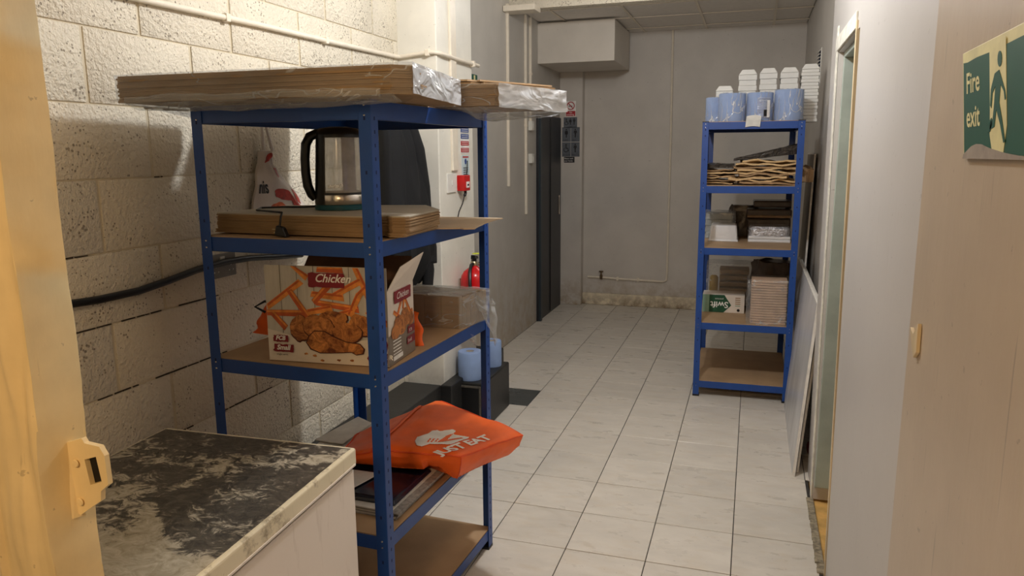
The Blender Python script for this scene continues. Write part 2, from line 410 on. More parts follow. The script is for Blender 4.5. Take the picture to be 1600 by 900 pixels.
# open cracks in the bed joints
ck = MB()
for k, ya, yb in ((-4, 1.35, 1.72), (-5, 1.55, 1.78), (-5, 1.82, 2.35), (-6, 1.3, 1.66), (-6, 1.7, 2.3), (-7, 1.9, 2.6), (-5, 1.0, 1.5), (-7, 1.2, 1.9), (-3, 1.95, 2.05), (-2, 2.0, 2.2)):
    z = zb+k*.225; y = ya
    while y < yb:
        L = random.uniform(.015, .07)
        if random.random() < .8: ck.box((-1.9045, y, z-.0016), (-1.9008, min(y+L, yb), z+random.uniform(.0008, .003)))
        y += L+random.uniform(.0, .012)
tag(ck.build('open_joint', m_crack, wl), kind='stuff')

struct('wall_pillar', MB().box((-2.0, 3.866, 0), (-1.671, 4.40, 3.15)), m_pillar, bevel=.006)
struct('wall_left_corridor', MB().box((-2.1, 4.40, 0), (-1.98, 8.05, 3.15)), m_grey)
struct('wall_corner_pillar', MB().box((-1.98, 7.8, 0), (-1.735, 7.91, 2.84)), m_back, bevel=.004)
struct('wall_back', MB().box((-2.1, 7.91, 0), (.6, 8.05, 3.15)), m_back)
struct('wall_right_corridor', MB().box((.42, 3.92, 0), (.6, 7.91, 3.15)), m_rightfar)
def wx(z): return .341-.0085*z      # the near right wall leans a touch into the corridor
def slab(mb, y0, y1, z0, z1, t=.16):
    return mb.hexa([(wx(z0), y0, z0), (wx(z0)+t, y0, z0), (wx(z0)+t, y1, z0), (wx(z0), y1, z0), (wx(z1), y0, z1), (wx(z1)+t, y0, z1), (wx(z1)+t, y1, z1), (wx(z1), y1, z1)])
m = MB(); slab(m, -.6, 2.90, 0, 3.1); slab(m, 2.90, 3.60, 2.06, 3.1)
wr = struct('wall_right', m, m_white)
m = MB(); slab(m, 3.60, 3.92, 0, 3.1, .0785); struct('wall_right_return', m, m_white)
# doorway in the right wall
m = MB(); m.hexa([(wx(0)-.004, 2.885, 0), (wx(0)+.16, 2.885, 0), (wx(0)+.16, 2.915, 0), (wx(0)-.004, 2.915, 0), (wx(2.09)-.006, 2.945, 2.09), (wx(2.09)+.16, 2.945, 2.09), (wx(2.09)+.16, 2.975, 2.09), (wx(2.09)-.006, 2.975, 2.09)])
struct('trim_1', m, m_wood)
m = MB()
prev = None
for i in range(14):
    z0 = i*.155; z1 = z0+.155; d = .050+.008*N(i*.9, 3)
    m.hexa([(wx(z0)-.007, 3.60, z0), (wx(z0)-.001, 3.60, z0), (wx(z0)-.001, 3.60+d, z0), (wx(z0)-.007, 3.60+d, z0), (wx(z1)-.007, 3.60, z1), (wx(z1)-.001, 3.60, z1), (wx(z1)-.001, 3.60+d, z1), (wx(z1)-.007, 3.60+d, z1)])
struct('trim_2', m, m_flake, bevel=.001)
m = MB().box((.315, 2.97, 2.065), (.323, 3.655, 2.125)); struct('trim_3', m, m_flake, bevel=.002)
struct('door_2_frame', MB().box((.345, 3.572, .07), (.50, 3.598, 2.06)).box((.345, 2.94, 2.035), (.50, 3.572, 2.06)), m_reveal, bevel=.003)
struct('floor_side_room', MB().box((.342, 2.6, -.05), (1.6, 4.1, -.012)), m_yfloor)
struct('wall_side_room', MB().box((1.6, 2.0, -.05), (1.68, 4.4, 2.5)).box((.62, 4.1, -.05), (1.6, 4.18, 2.5)), m_reveal)
struct('ceiling_side_room', MB().box((.5, 2.4, 2.3), (1.6, 4.1, 2.36)), m_void)
m = MB()
for i in range(18):
    y = 2.92+i*.0378; w = .018+.006*N(i*1.7)
    m.box((.332-w, y, -.003), (.345, y+.0378, .004+.003*N(i*2.3, 5)))
struct('trim_4', m, simple('broken_threshold_edge', (150, 138, 116), .8, var=.55, scale=45, bump=.8, bscale=60, bd=.006, kind='Position'))
# ceilings
cl = struct('ceiling', MB().box((-2.1, 6.17, 2.87), (.6, 8.05, 2.95)).box((-2.1, -.6, 3.1), (.6, 6.17, 3.2)), m_void)
struct('ceiling_near', MB().box((-2.1, -.6, 3.085), (.6, 6.10, 3.099)), simple('old_plaster_ceiling', (170, 162, 150), .85, kind='Position'))
cx = [-1.98, -1.73, -1.116, -.51, .115, .42]; cyy = [6.2, 6.45, 7.05, 7.66, 7.905]
for i in range(5):
    for j in range(4):
        if i < 2 and j == 3: pass
        o = MB().box((cx[i]+.006, cyy[j]+.006, 0), (cx[i+1]-.006, cyy[j+1]-.006, .012)).build('ceiling_panel', m_ceil, cl, bevel=.002, seg=1)
        o.location = (0, 0, 2.842+random.uniform(0, .006))
gr = MB()
for x in cx[1:-1]: gr.box((x-.011, 6.2, 2.838), (x+.011, 7.905, 2.843))
for y in cyy[1:-1]: gr.box((-1.98, y-.011, 2.8375), (.42, y+.011, 2.8425))
struct('trim_5', gr, m_conduit)
struct('wall_bulkhead', MB().box((-2.0, 6.10, 2.80), (.42, 6.2, 3.1)), m_brick, bevel=.004)
# boxed duct under the ceiling
struct('trim_6', MB().box((-1.98, 6.955, 2.465), (-1.255, 7.795, 2.825)), paint('duct_panel', (216, 209, 198), .5), bevel=.003)
struct('baseboard_back', MB().box((-1.735, 7.872, 0), (.42, 7.912, .125)), paint('old_skirting', (226, 214, 188), .5, scale=20, var=.15, bump=.8, dirt=.9, height=.16, dirtc=(120, 92, 60)), bevel=.008)
# dark door in the corridor's left wall
d1 = struct('door_1', MB().box((-1.985, 6.90, 0), (-1.958, 7.775, 2.0)), m_door_dark, bevel=.002)
MB().box((-1.958, 7.33, .02), (-1.950, 7.342, 1.98)).build('door_strip', m_cap, d1)
MB().box((-1.96, 6.905, 0), (-1.935, 6.955, 2.0)).build('door_stop', simple('teal_black_edge', (40, 52, 60), .4), d1, bevel=.002)
MB().box((-1.958, 7.66, 1.0), (-1.946, 7.69, 1.2)).build('push_plate', m_steel, d1, bevel=.002)

# plinth painted black along the left wall
pl = MB().box((-1.902, .9, 0), (-1.665, 3.80, .325)).box((-1.671, 3.80, 0), (-1.60, 4.2, .322)); 
struct('trim_7', pl, m_blackp, bevel=.006)
cr_ = struct('trim_8', MB().box((-1.671, 3.96, 0), (-1.465, 4.46, .30)), m_blackp, bevel=.010)
bx = MB().box((-1.655, 3.952, .03), (-1.49, 3.959, .27)); bx.build('recessed_panel', m_cap, cr_)
fr = MB().box((-1.66, 3.946, .272), (-1.485, 3.958, .282)).box((-1.488, 3.946, .03), (-1.480, 3.958, .282))
fr.build('panel_frame', simple('worn_black_edge', (92, 86, 78), .6, var=.3, scale=40), cr_)
struct('trim_9', MB().box((-1.98, 4.46, 0), (-1.60, 4.75, .31)), m_blackp, bevel=.008)

# ---- near left door jamb (camera stands in the doorway)
m = MB()
pts = []
nz = 40
def jx(z): return -.897+.003*N(z*6, 1)
def rough_face(u, v):
    z = -.02+v*2.6; x = -1.3+(.403)*u
    e = (.004*N(x*25, z*5)+.003*N(x*60, z*9, 4)) if 0 < u < 1 else 0
    mo = .006*(math.cos(min(1, max(0, (-.925-x)/.012))*math.pi)-1)*.5; mo += .007*(1 if -.99 < x < -.972 else 0)
    return (x if u < 1 else jx(z)-.003-.004*abs(N(z*14, 9)), .706-e*2.2-.005*abs(N(z*3, 7))+mo, z)
m.grid(90, 110, rough_face, (0, .074, 0))
jb = struct('door_3_jamb', m, m_jamb, smooth=True)
kp = thing('strike_plate', 'painted-over metal strike plate with square hole on the yellow door jamb', 'strike plate', (-.897, .747, 1.18))
def kpx(p): return (-.911+(p[0]-100)*.00112+.897, 0, 1.241-(p[1]-700)*.00098-1.18)
m = MB()
for pg_ in ([(97, 697), (133, 683), (134, 715), (139, 753), (117, 803), (106, 800)], [(133, 683), (137, 690), (160, 692), (167, 705), (153, 708), (134, 715)], [(167, 705), (168, 748), (158, 745), (153, 708)], [(168, 748), (155, 760), (153, 775), (117, 803), (139, 753), (158, 745)]):
    m.extr([kpx(p) for p in pg_], (0, .008, 0))
m.build('plate', m_jamb, kp)
MB().hexa([(-.014, -.008, -.045), (-.002, -.008, -.045), (.006, .010, -.045), (-.014, .010, -.045), (-.022, -.008, .062), (-.010, -.008, .062), (.002, .010, .062), (-.022, .010, .062)]).build('bracket_flange', m_jamb, kp, bevel=.002)
for z in (-.018, .040): MB().lathe((.010, 0, z), [(.006, -.003), (.005, -.0045), (.001, -.005)], 12, 'y').build('screw_head', m_jamb, kp)
MB().box((.024, .0085, .004), (.054, .0125, .050)).build('socket_back', m_cap, kp)

# ---- door leaf folded back against the right wall, with the sign
dl = struct('door_4', MB().box((.296, -.25, .0), (.330, 1.54, 2.15)), m_doorleaf, bevel=.002)
ch = MB(); ch.extr([(.2955, 1.497, 1.322), (.2955, 1.470, 1.315), (.2955, 1.436, 1.342), (.2955, 1.432, 1.29), (.2955, 1.452, 1.275), (.2955, 1.478, 1.296)], (-.006, .002, 0))
ch.build('chipped_edge', m_wood, dl, bevel=.001)
sg = thing('fire_exit_sign', 'green and cream fire exit sign with peeling lower edge on the beige door', 'sign', (0, 0, 0))
A_, B_ = Vector((.2955, 1.316, 1.786)), Vector((.2955, 1.252, 1.631))          # far top, far bottom corners
C_, D_ = Vector((.2955, .80, 1.793)), Vector((.2955, .745, 1.633))
def sp(u, v, off=.0):   # u from the far end towards the camera, v upwards
    p = (B_*(1-u)+D_*u)*(1-v)+(A_*(1-u)+C_*u)*v; return (p.x-.004-off, p.y, p.z)
m = MB(); m.hexa([sp(0, 0, -.0035), sp(1, 0, -.0035), sp(1, 1, -.0035), sp(0, 1, -.0035), sp(0, 0), sp(1, 0), sp(1, 1), sp(0, 1)])
m.build('sign_board', m_signcream, sg, bevel=.0008)
def poly_on(fn, pts, mat, name, par, off, th=.0004):
    mb = MB(); a = [fn(u, v, off) for u, v in pts]; b = [fn(u, v, off+th) for u, v in pts]; n = len(pts)
    mb.add(a+b, [tuple(range(n-1, -1, -1)), tuple(range(n, 2*n))]+[(i, (i+1) % n, (i+1) % n+n, i+n) for i in range(n)])
    return mb.build(name, mat, par)
poly_on(sp, [(.015, .03), (.985, .03), (.985, .90), (.90, .90), (.70, .905), (.5, .90), (.3, .89), (.15, .90), (.06, .89), (.015, .90)], m_signgreen, 'green_field', sg, .0006)
u0, u1 = .272, .405
poly_on(sp, [(u0+.015, .05), (u1-.03, .05), (u1, .26), (u1, .955), (u0, .90), (u0, .40), (u0-.005, .20)], m_signcream, 'door_panel', sg, .0012)
def mp(x, y): return (u0+(u1-u0)*x, .05+.87*y)
man = [[(.35, .74), (.62, .76), (.72, .70), (.95, .56), (1.0, .48), (.93, .47), (.88, .55), (.70, .62), (.60, .46), (.78, .28), (.92, .10), (.82, .09), (.64, .26), (.42, .40), (.30, .24), (.0, .22), (-.02, .28), (.20, .32), (.30, .46), (.38, .62), (.20, .56), (.12, .42), (.04, .45), (.10, .60)]]
for k, pgn in enumerate(man): poly_on(sp, [mp(*p) for p in pgn], m_signgreen, 'running_figure', sg, .0018)
poly_on(sp, [mp(.66+.13*math.cos(a*.5236), .86+.075*math.sin(a*.5236)) for a in range(12)], m_signgreen, 'running_figure', sg, .0018)
poly_on(sp, [mp(-.22, .26), mp(.12, .33), mp(.16, .27), mp(.02, .20), mp(-.20, .20)], m_signgreen, 'running_figure', sg, .0018)
for s_, v0 in (('Fire', .60), ('exit', .29)):
    mb, w = decal_text(s_, .25, lambda x, y, v0=v0: sp(.045+x*.345, v0+y*1.08, .0014), bold=.004); mb.build('lettering', m_signcream, sg)
poly_on(sp, [(.62, .35), (.62, .62), (.72, .62), (.72, .75), (.86, .485), (.72, .22), (.72, .35)], m_signcream, 'arrow', sg, .0014)
poly_on(sp, [(.008, .0), (.60, .0), (.55, .02), (.42, .045), (.36, .06), (.27, .09), (.20, .125), (.15, .13), (.10, .11), (.06, .075), (.02, .04)], m_signback, 'peeled_patch', sg, .0022)

# ============================================================ SHELVING
def post(t, x, y, dx, dy, H, slots):
    """L-shaped upright whose outer corner is at (x, y); flanges run along dx and dy"""
    f, th = .040, .0022
    m = MB().box((min(x, x+dx*f), min(y, y+dy*th), .004), (max(x, x+dx*f), max(y, y+dy*th), H))
    m.box((min(x, x+dx*th), min(y+dy*th, y+dy*f), .004), (max(x, x+dx*th), max(y+dy*th, y+dy*f), H))
    p = m.build('post', m_blue, t, bevel=.0006, seg=1)
    s = MB(); z = .05; e = .0003
    while z < H-.02:
        for k in (.013, .027):
            for a, hh in ((k, .010),):
                if k == .027 : continue
                if int(round((z-.05)/.0375)) % 4 == 1 or z > H-.09: s.box((x+dx*.020-.003, y-dy*e if dy > 0 else y, z), (x+dx*.020+.003, y if dy > 0 else y-dy*e, z+hh))
                s.box((x-dx*e if dx > 0 else x, y+dy*.020-.003, z), (x if dx > 0 else x-dx*e, y+dy*.020+.003, z+hh))
        z += .0375
    if slots: tag(s.build('slot_row', m_slot, p), kind='stuff')
    MB().box((min(x, x+dx*(f+.002))-.001, min(y, y+dy*(f+.002))-.001, 0), (max(x, x+dx*(f+.002))+.001, max(y, y+dy*(f+.002))+.001, .012)).build('foot_cap', m_cap, t, bevel=.001)
    MB().box((min(x, x+dx*f)-.0015, min(y, y+dy*.006)-.0015, H-.002), (max(x, x+dx*f)+.0015, max(y, y+dy*.006)+.0015, H+.003)).build('top_cap', m_cap, t)
    return p
def shelving(label, loc, rz, w, d, H, levels, bh, group):
    t = thing('shelving_unit', label, 'shelving', loc, rz, group)
    for x, y, dx, dy in ((0, 0, 1, 1), (w, 0, -1, 1), (w, d, -1, -1), (0, d, 1, -1)): post(t, x, y, dx, dy, H, True)
    for i, z in enumerate(levels):
        h = bh[i]; g = .0035; lip = .016
        MB().box((g, g, z-h), (w-g, g+.0015, z)).box((g, g, z-h), (w-g, g+lip, z-h+.0015)).build('beam', m_blue, t)
        MB().box((g, d-g-.0015, z-h), (w-g, d-g, z)).box((g, d-g-lip, z-h), (w-g, d-g, z-h+.0015)).build('beam', m_blue, t)
        for xa, s in ((g, 1), (w-g, -1)):
            MB().box((min(xa, xa+s*.0015), g, z-h), (max(xa, xa+s*.0015), d-g, z)).box((min(xa, xa+s*lip), g, z-h), (max(xa, xa+s*lip), d-g, z-h+.0015)).build('beam', m_blue, t)
        MB().box((.007, .007, z-.005), (w-.007, d-.007, z+.003)).build('shelf_board', m_mdf, t, bevel=.0008, seg=1)
        for xx, zz in ((.020, -.012), (w-.020, -.012), (.020, -h+.012), (w-.020, -h+.012)):
            MB().lathe((xx, -.0004, z+zz), [(.0032, .0006), (.0022, -.0012), (.0004, -.0016)], 8, 'y').build('rivet', m_steel, t)
    return t
NA = -.0434
NP0 = Vector((-1.651, 1.9166, 0))
def nl(x, y, z=0): return Vector((NP0.x+x*math.cos(NA)-y*math.sin(NA), NP0.y+x*math.sin(NA)+y*math.cos(NA), z))
NLV = [.085, .475, .997, 1.392, 1.791]
shelving('dark blue boltless shelving unit standing beside the freezer, piled with cardboard', NP0, NA, .631, .855, 1.7937, NLV, [.042, .045, .045, .045, .052], 'blue boltless shelving units')
FA = .0139; FW = .617; FD = .90
FLV = [.108, .514, 1.019, 1.423, 1.827]
FP = Vector((-.327, 5.0075, 0))
def flc(x, y, z=0): return Vector((FP.x+x*math.cos(FA)-y*math.sin(FA), FP.y+x*math.sin(FA)+y*math.cos(FA), z))
shelving('bright blue shelving unit at the corridor end topped with blue rolls and foam boxes', FP, FA, FW, FD, 1.8297, FLV, [.046]*5, 'blue boltless shelving units')

# ============================================================ FREEZER
t = thing('chest_freezer', 'white chest freezer with worn dark peeling lid beside the blue shelving', 'freezer', (-1.28, 1.2, 0))
fx = [(-.935, .80), (-.982, 1.664), (-1.588, 1.638), (-1.56, .80)]
L = [(x+1.28, y-1.2) for x, y in fx]
def inset(p, k):
    cxx = sum(q[0] for q in p)/4; cyy_ = sum(q[1] for q in p)/4
    return [(cxx+(x-cxx)*k, cyy_+(y-cyy_)*k) for x, y in p]
MB().prism(inset(L, .985), .03, .812).build('body', m_frz, t, bevel=.008)
MB().prism(inset(L, .97), 0, .03).build('plinth', m_cap, t)
MB().prism(inset(L, .975), .812, .820).build('gasket', m_cap, t)
MB().prism(L, .820, .8685).build('lid', m_frzrim, t, bevel=.007, seg=3)
lt = [(x, y) for x, y in inset(L, .968)]
rag = []
for i in range(4):
    a, b = lt[i], lt[(i+1) % 4]
    for k in range(22):
        u = k/22; q = (a[0]+(b[0]-a[0])*u, a[1]+(b[1]-a[1])*u); w = .008*N(q[0]*22, q[1]*22, 3)
        s_ = 1-abs(w)*1.0-(.006 if i == 0 else 0); rag.append((q[0]*s_, q[1]*s_))
MB().prism(rag, .8683, .8695).build('worn_lid_surface', m_lid, t)
m = MB(); a, b = L[0], L[1]
MB().extr([(L[0][0]+.0005, L[0][1], .8215), (L[1][0]+.0005, L[1][1]-.01, .8215), (L[1][0]+.0005, L[1][1]-.01, .8275), (L[0][0]+.0005, L[0][1], .8275)], (.002, 0, 0)).build('trim_strip', m_frz, t, bevel=.0008)

# ============================================================ CARDBOARD ON THE NEAR SHELVES
def sheet_pack(t, quad, z0, z1, n, mat, jit=.004, name='sheet', gap=.0006, mattop=None):
    h = (z1-z0)/n
    for i in range(n):
        q = [(x+random.uniform(-jit, jit), y+random.uniform(-jit, jit)) for x, y in quad]
        MB().prism(q, z0+i*h, z0+(i+1)*h-gap).build(name, mattop if (mattop and i == n-1) else mat, t)
def film_box(name, t, quad, z0, z1, mat, out=.006, sag=0.0, amp=.006, seed=0, bottom=True, top=True, only=None, div=10):
    """crumpled film shell that follows a four-sided pack"""
    cxx = sum(p[0] for p in quad)/4; cyy_ = sum(p[1] for p in quad)/4
    def edge(u):
        u = u % 4; i = int(u) % 4; a, b = quad[i], quad[(i+1) % 4]; f = u-int(u)
        x, y = a[0]+(b[0]-a[0])*f, a[1]+(b[1]-a[1])*f
        d = math.hypot(x-cxx, y-cyy_); k = 1+out/d; return cxx+(x-cxx)*k, cyy_+(y-cyy_)*k
    m = MB()
    rng = only or [0, 1, 2, 3]
    for i in rng:
        def fn(u, v, i=i):
            x, y = edge(i+u*.9999); z = z0-.001+(z1+.004-z0)*v
            k = amp*N(x*18+seed, y*18, z*26); d = math.hypot(x-cxx, y-cyy_)
            return (x+(x-cxx)/d*(abs(k)), y+(y-cyy_)/d*abs(k), z+(.25*k if v < 1 else 0)-(sag*math.sin(math.pi*u)*(1-v)))
        m.grid(div*2, div, fn)
    if top:
        q = [edge(i) for i in range(4)]
        def ft(u, v):
            x = (q[0][0]*(1-u)+q[1][0]*u)*(1-v)+(q[3][0]*(1-u)+q[2][0]*u)*v; y = (q[0][1]*(1-u)+q[1][1]*u)*(1-v)+(q[3][1]*(1-u)+q[2][1]*u)*v
            return (x, y, z1+.003+amp*.8*abs(N(x*20+seed, y*20)))
        m.grid(div*2, div*2, ft)
    return m.build(name, mat, t, smooth=True)
# wrapped stack lying across the top shelf
qa = [(-1.752, 1.748), (-.838, 1.772), (-.905, 2.262), (-1.74, 2.24)]
c0 = (-1.3, 2.0)
t = thing('cardboard_pack', 'long film-wrapped pack of flat brown cardboard on top shelf above the kettle', 'cardboard', (c0[0], c0[1], 1.795))
lq = [(x-c0[0], y-c0[1]) for x, y in qa]
nS = 13; hh = .074/nS
for i in range(nS):
    j = .003 if i != nS-3 else .007
    q = [(x+random.uniform(-j, j), y+random.uniform(-j, j)) for x, y in lq]
    # near right corner is cut off a little, as on the folded boxes
    q = [q[0], (q[1][0]-.055, q[1][1]-.004), (q[1][0]-.012, q[1][1]+.030), q[1] if False else (q[1][0]-.004, q[1][1]+.06), q[2], q[3]]
    MB().prism(q, i*hh, (i+1)*hh-.0005).build('sheet', m_card, t)
film_box('wrapping_film', t, lq, 0, .074, m_film, out=.005, amp=.006, only=[0, 2, 3], seed=2)
film_box('end_film', t, lq, 0, .074, m_filmw, out=.006, amp=.008, only=[1], top=False, seed=9)
def sagf(u, v):
    x = -.452+u*.24; y = -.24+v*.47; e = math.sin(math.pi*min(1, u*1.0))**.7*math.sin(math.pi*v)
    return (x, y, -.002-.045*e*(1-.3*u)+.003*N(x*30, y*30))
MB().grid(16, 16, lambda u, v: sagf(u, v) if u < .33 else (sagf(u, v)[0], sagf(u, v)[1], max(sagf(u, v)[2], -.001) if u > .40 else sagf(u, v)[2])).build('sagging_film', m_film, t, smooth=True)
def droop(u, v):
    x = lq[0][0]+.02+(lq[1][0]-lq[0][0]-.06)*u; y = lq[0][1]+.003+.130*v
    return (x, y, -.0025-.024*math.sin(math.pi*min(1, v*1.1))*(.55+.45*math.sin(u*2.6+.4))+.004*N(x*16, y*30, 4))
MB().grid(50, 10, droop).build('sagging_film', m_film2, t, smooth=True)
def fold(u, v):
    x = lq[0][0]+.03+(lq[1][0]-lq[0][0]-.10)*u; return (x, lq[0][1]-.009-.004*math.sin(math.pi*v)+.004*N(x*9, 1), -.004+.020*v+.010*N(x*6, 5)+.004*N(x*22, v*3))
MB().grid(60, 4, fold).build('gathered_film', m_film2, t, smooth=True)
# second wrapped stack behind it
qb = [(-1.80, 2.30), (-.80, 2.31), (-.765, 2.40), (-.675, 2.70), (-1.80, 2.80)]
t = thing('cardboard_pack', 'film-wrapped pack of cardboard jutting past the top shelf over the corridor', 'cardboard', (-1.1, 2.5, 1.795))
lq = [(x+1.1, y-2.5) for x, y in qb]
for i in range(11):
    q = [(x+random.uniform(-.004, .004), y+random.uniform(-.004, .004)) for x, y in lq]
    MB().prism(q, i*.0060, (i+1)*.0060-.0005).build('sheet', m_card, t)
l4 = [lq[0], lq[1], lq[3], lq[4]]
film_box('wrapping_film', t, l4, 0, .066, m_film, out=.006, amp=.008, only=[0, 2, 3], seed=5)
film_box('end_film', t, l4, -.006, .066, m_filmw, out=.014, amp=.014, only=[1], top=False, seed=4)
def tailf(u, v):
    x = .06+u*.36; y = -.19+v*.40
    return (x, y, -.004-(.045*math.sin(math.pi*v)*min(1, max(0, (x-.135)/.06))*(1-u*.45))+.006*N(x*25, y*25) if x > .135 else -.001)
MB().grid(18, 14, tailf).build('sagging_film', m_film2, t, smooth=True)
# loose flattened boxes on it
for k, (dx, dz, lb) in enumerate(((0, .0, 'flattened cardboard box lying on film-wrapped pack, lower of two'), (-.012, .009, 'flattened cardboard box with slotted edge, topmost on the whole shelving unit'))):
    zt = 1.795+.0745+dz
    o = MB(); tilt = .004
    P = [(-1.72+dx, 2.34), (-.90+dx, 2.36), (-.88+dx, 2.40), (-.865+dx, 2.385), (-.70+dx, 2.69), (-.74+dx, 2.70), (-1.72+dx, 2.76)]
    b = MB(); b.add([(x, y, zt+(.0+tilt*(-x-.9)*1.0 if x < -.9 else 0)) for x, y in P]+[(x, y, zt+.0055+(tilt*(-x-.9) if x < -.9 else 0)) for x, y in P], [tuple(range(6, -1, -1)), tuple(range(7, 14))]+[(i, (i+1) % 7, (i+1) % 7+7, i+7) for i in range(7)])
    o = b.build('flattened_box', m_cardtop if k else m_card); tag(o, lb, 'cardboard', 'flattened boxes on the top pack')

# flat boxes under the kettle: each one an object
base4 = [(-1.640, 1.985), (-1.09, 1.962), (-1.075, 1.975), (-1.068, 2.005), (-1.045, 2.012), (-1.015, 1.985), (-.972, 1.985), (-.965, 2.0), (-.985, 2.27), (-1.12, 2.46), (-1.62, 2.34)]
nb4 = 15; z4 = 1.3955; sh = .0625/nb4
for i in range(nb4):
    dx, dy = random.uniform(-.003, .003), random.uniform(-.003, .003)
    if i < 4: dx += -.004*(3-i)
    b = MB().prism([(x+dx, y+dy) for x, y in base4], z4+.0042+i*sh, z4+.0042+(i+1)*sh-.0004)
    o = b.build('flattened_pizza_box', m_cardgrey if i == nb4-1 else m_card)
    lb = 'topmost flat grey-brown box of the stack, directly under the glass kettle' if i == nb4-1 else ('lowest flat brown box of the stack on the kettle shelf' if i == 0 else 'flat brown box inside the stack under the glass kettle')
    tag(o, lb, 'cardboard box', 'flat boxes stacked under the kettle')
b = MB().prism([(-1.20, 2.20), (-.96, 2.285), (-.925, 2.30), (-.905, 2.285), (-.872, 2.30), (-.885, 2.36), (-.905, 2.50), (-.915, 2.66), (-.905, 2.69), (-.94, 2.70), (-1.12, 2.70), (-1.2, 2.6)], z4, z4+.0038)
tag(b.build('flattened_box', m_cardtop), 'single flat box blank sticking out past the shelf beside the stacked boxes', 'cardboard')

# ============================================================ KETTLE
KX, KY, KZ = -1.318, 2.215, z4+.0042+.0625
t = thing('kettle', 'glass electric kettle with black handle and steel band on stacked boxes', 'kettle', (KX, KY, KZ))
MB().lathe((0, 0, 0), [(.082, 0), (.088, .002), (.088, .016), (.086, .018)], 40).build('base_ring', m_teal, t)
MB().lathe((0, 0, 0), [(.084, .0182), (.0855, .020), (.0845, .050), (.083, .052)], 40).build('steel_band', m_steel, t)
MB().lathe((0, 0, 0), [(.0825, .0522), (.0825, .058), (.071, .226), (.070, .236)], 40).build('glass_jug', m_glass, t)
MB().lathe((0, 0, 0), [(.0838, .052), (.0838, .057), (.0832, .058)], 40, caps=False).build('jug_seal', m_cap, t)
MB().lathe((0, 0, 0), [(.072, .2362), (.073, .240), (.072, .256), (.062, .266), (.03, .271), (.001, .272)], 40).build('lid', m_black, t)
hx = -.085
d_ = Vector((-.87, -.50, 0)); hp = lambda q, z: tuple(d_*q+Vector((0, 0, z)))
MB().tube([hp(.050, .250), hp(.070, .250), hp(.092, .240), hp(.106, .215), hp(.111, .17), hp(.111, .12), hp(.107, .080), hp(.096, .050), hp(.084, .036)], [.018, .019, .020, .020, .019, .019, .020, .019, .016], 14, .8).build('handle', m_black, t)
m = MB(); m.grid(8, 10, lambda u, v: ((.0872-.0135*v)*math.cos(math.pi+.92+1.0*(u-.5)), (.0872-.0135*v)*math.sin(math.pi+.92+1.0*(u-.5)), .020+.222*v), (.003, .002, 0)); m.build('handle_mount', m_black, t, smooth=True)
def kt(x, y):
    a = -math.pi/2-.02+x/.083; z = .074+y; r = .0838-.066*(z-.058); return (r*math.cos(a), r*math.sin(a), z)
mb, w = decal_text('uwis®', .020, kt, shear=.2, bold=.0006); mb.build('lettering', m_whiteprint, t)
zt = KZ+.003
MB().tube([(-1.40, 2.25, zt+.004), (-1.46, 2.21, zt+.002), (-1.53, 2.18, zt+.003), (-1.57, 2.12, zt+.004), (-1.52, 2.03, zt+.004), (-1.43, 1.985, zt+.004), (-1.375, 1.958, zt+.004), (-1.372, 1.946, zt-.008), (-1.374, 1.943, zt-.03), (-1.374, 1.940, zt-.038)], .0033, 8).build('cord', m_cable, t).location = (-KX, -KY, -KZ)
pg = MB().hexa([(-1.388, 1.928, 1.400), (-1.345, 1.928, 1.396), (-1.345, 1.952, 1.396), (-1.388, 1.952, 1.400), (-1.382, 1.930, 1.432), (-1.358, 1.930, 1.426), (-1.358, 1.950, 1.426), (-1.382, 1.950, 1.432)]).build('plug', m_cap, t, bevel=.004)
pg.location = (-KX, -KY, -KZ)
MB().box((-1.394, 1.936, 1.408), (-1.386, 1.944, 1.411)).box((-1.396, 1.932, 1.418), (-1.384, 1.936, 1.421)).build('plug_pin', m_brass, pg)

# ============================================================ PRINTED CHICKEN BOX
BR = .073; bo = Vector((-1.437, 1.934, .9975+.003))
t = thing('chicken_box', 'open white box printed with fried chicken and chips on the middle shelf', 'box', bo, BR)
BWd, BD, BHt = .408, .215, .236
th = .0025
MB().box((0, 0, 0), (BWd, BD, th)).build('bottom_panel', m_boxin, t)
MB().box((0, 0, th), (BWd, th, BHt+.072)).build('front_panel', m_boxwood, t)
MB().box((0, BD-th, th), (BWd, BD, BHt)).build('back_panel', m_boxin, t)
MB().box((0, th, th), (th, BD-th, BHt)).build('side_panel', m_boxwood, t)
MB().box((BWd-th, th, th), (BWd, BD-th, BHt)).build('side_panel', m_boxwhite, t)
MB().hexa([(0, BD-th, BHt), (BWd, BD-th, BHt), (BWd, BD, BHt), (0, BD, BHt), (.02, BD+.035, BHt+.075), (BWd-.015, BD+.035, BHt+.075), (BWd-.015, BD+.037, BHt+.074), (.02, BD+.037, BHt+.074)]).build('back_flap', m_boxin, t)
MB().hexa([(BWd-th, .004, BHt), (BWd, .004, BHt), (BWd, BD-.004, BHt), (BWd-th, BD-.004, BHt), (BWd+.016, .07, BHt+.066), (BWd+.018, .07, BHt+.065), (BWd+.036, BD+.01, BHt+.092), (BWd+.034, BD+.01, BHt+.093)]).build('side_flap', m_boxwhite, t)
MB().hexa([(0, .004, BHt), (th, .004, BHt), (th, BD-.004, BHt), (0, BD-.004, BHt), (.062, .012, BHt+.012), (.063, .012, BHt+.010), (.063, BD-.02, BHt+.010), (.062, BD-.02, BHt+.012)]).build('side_flap', m_boxin, t)
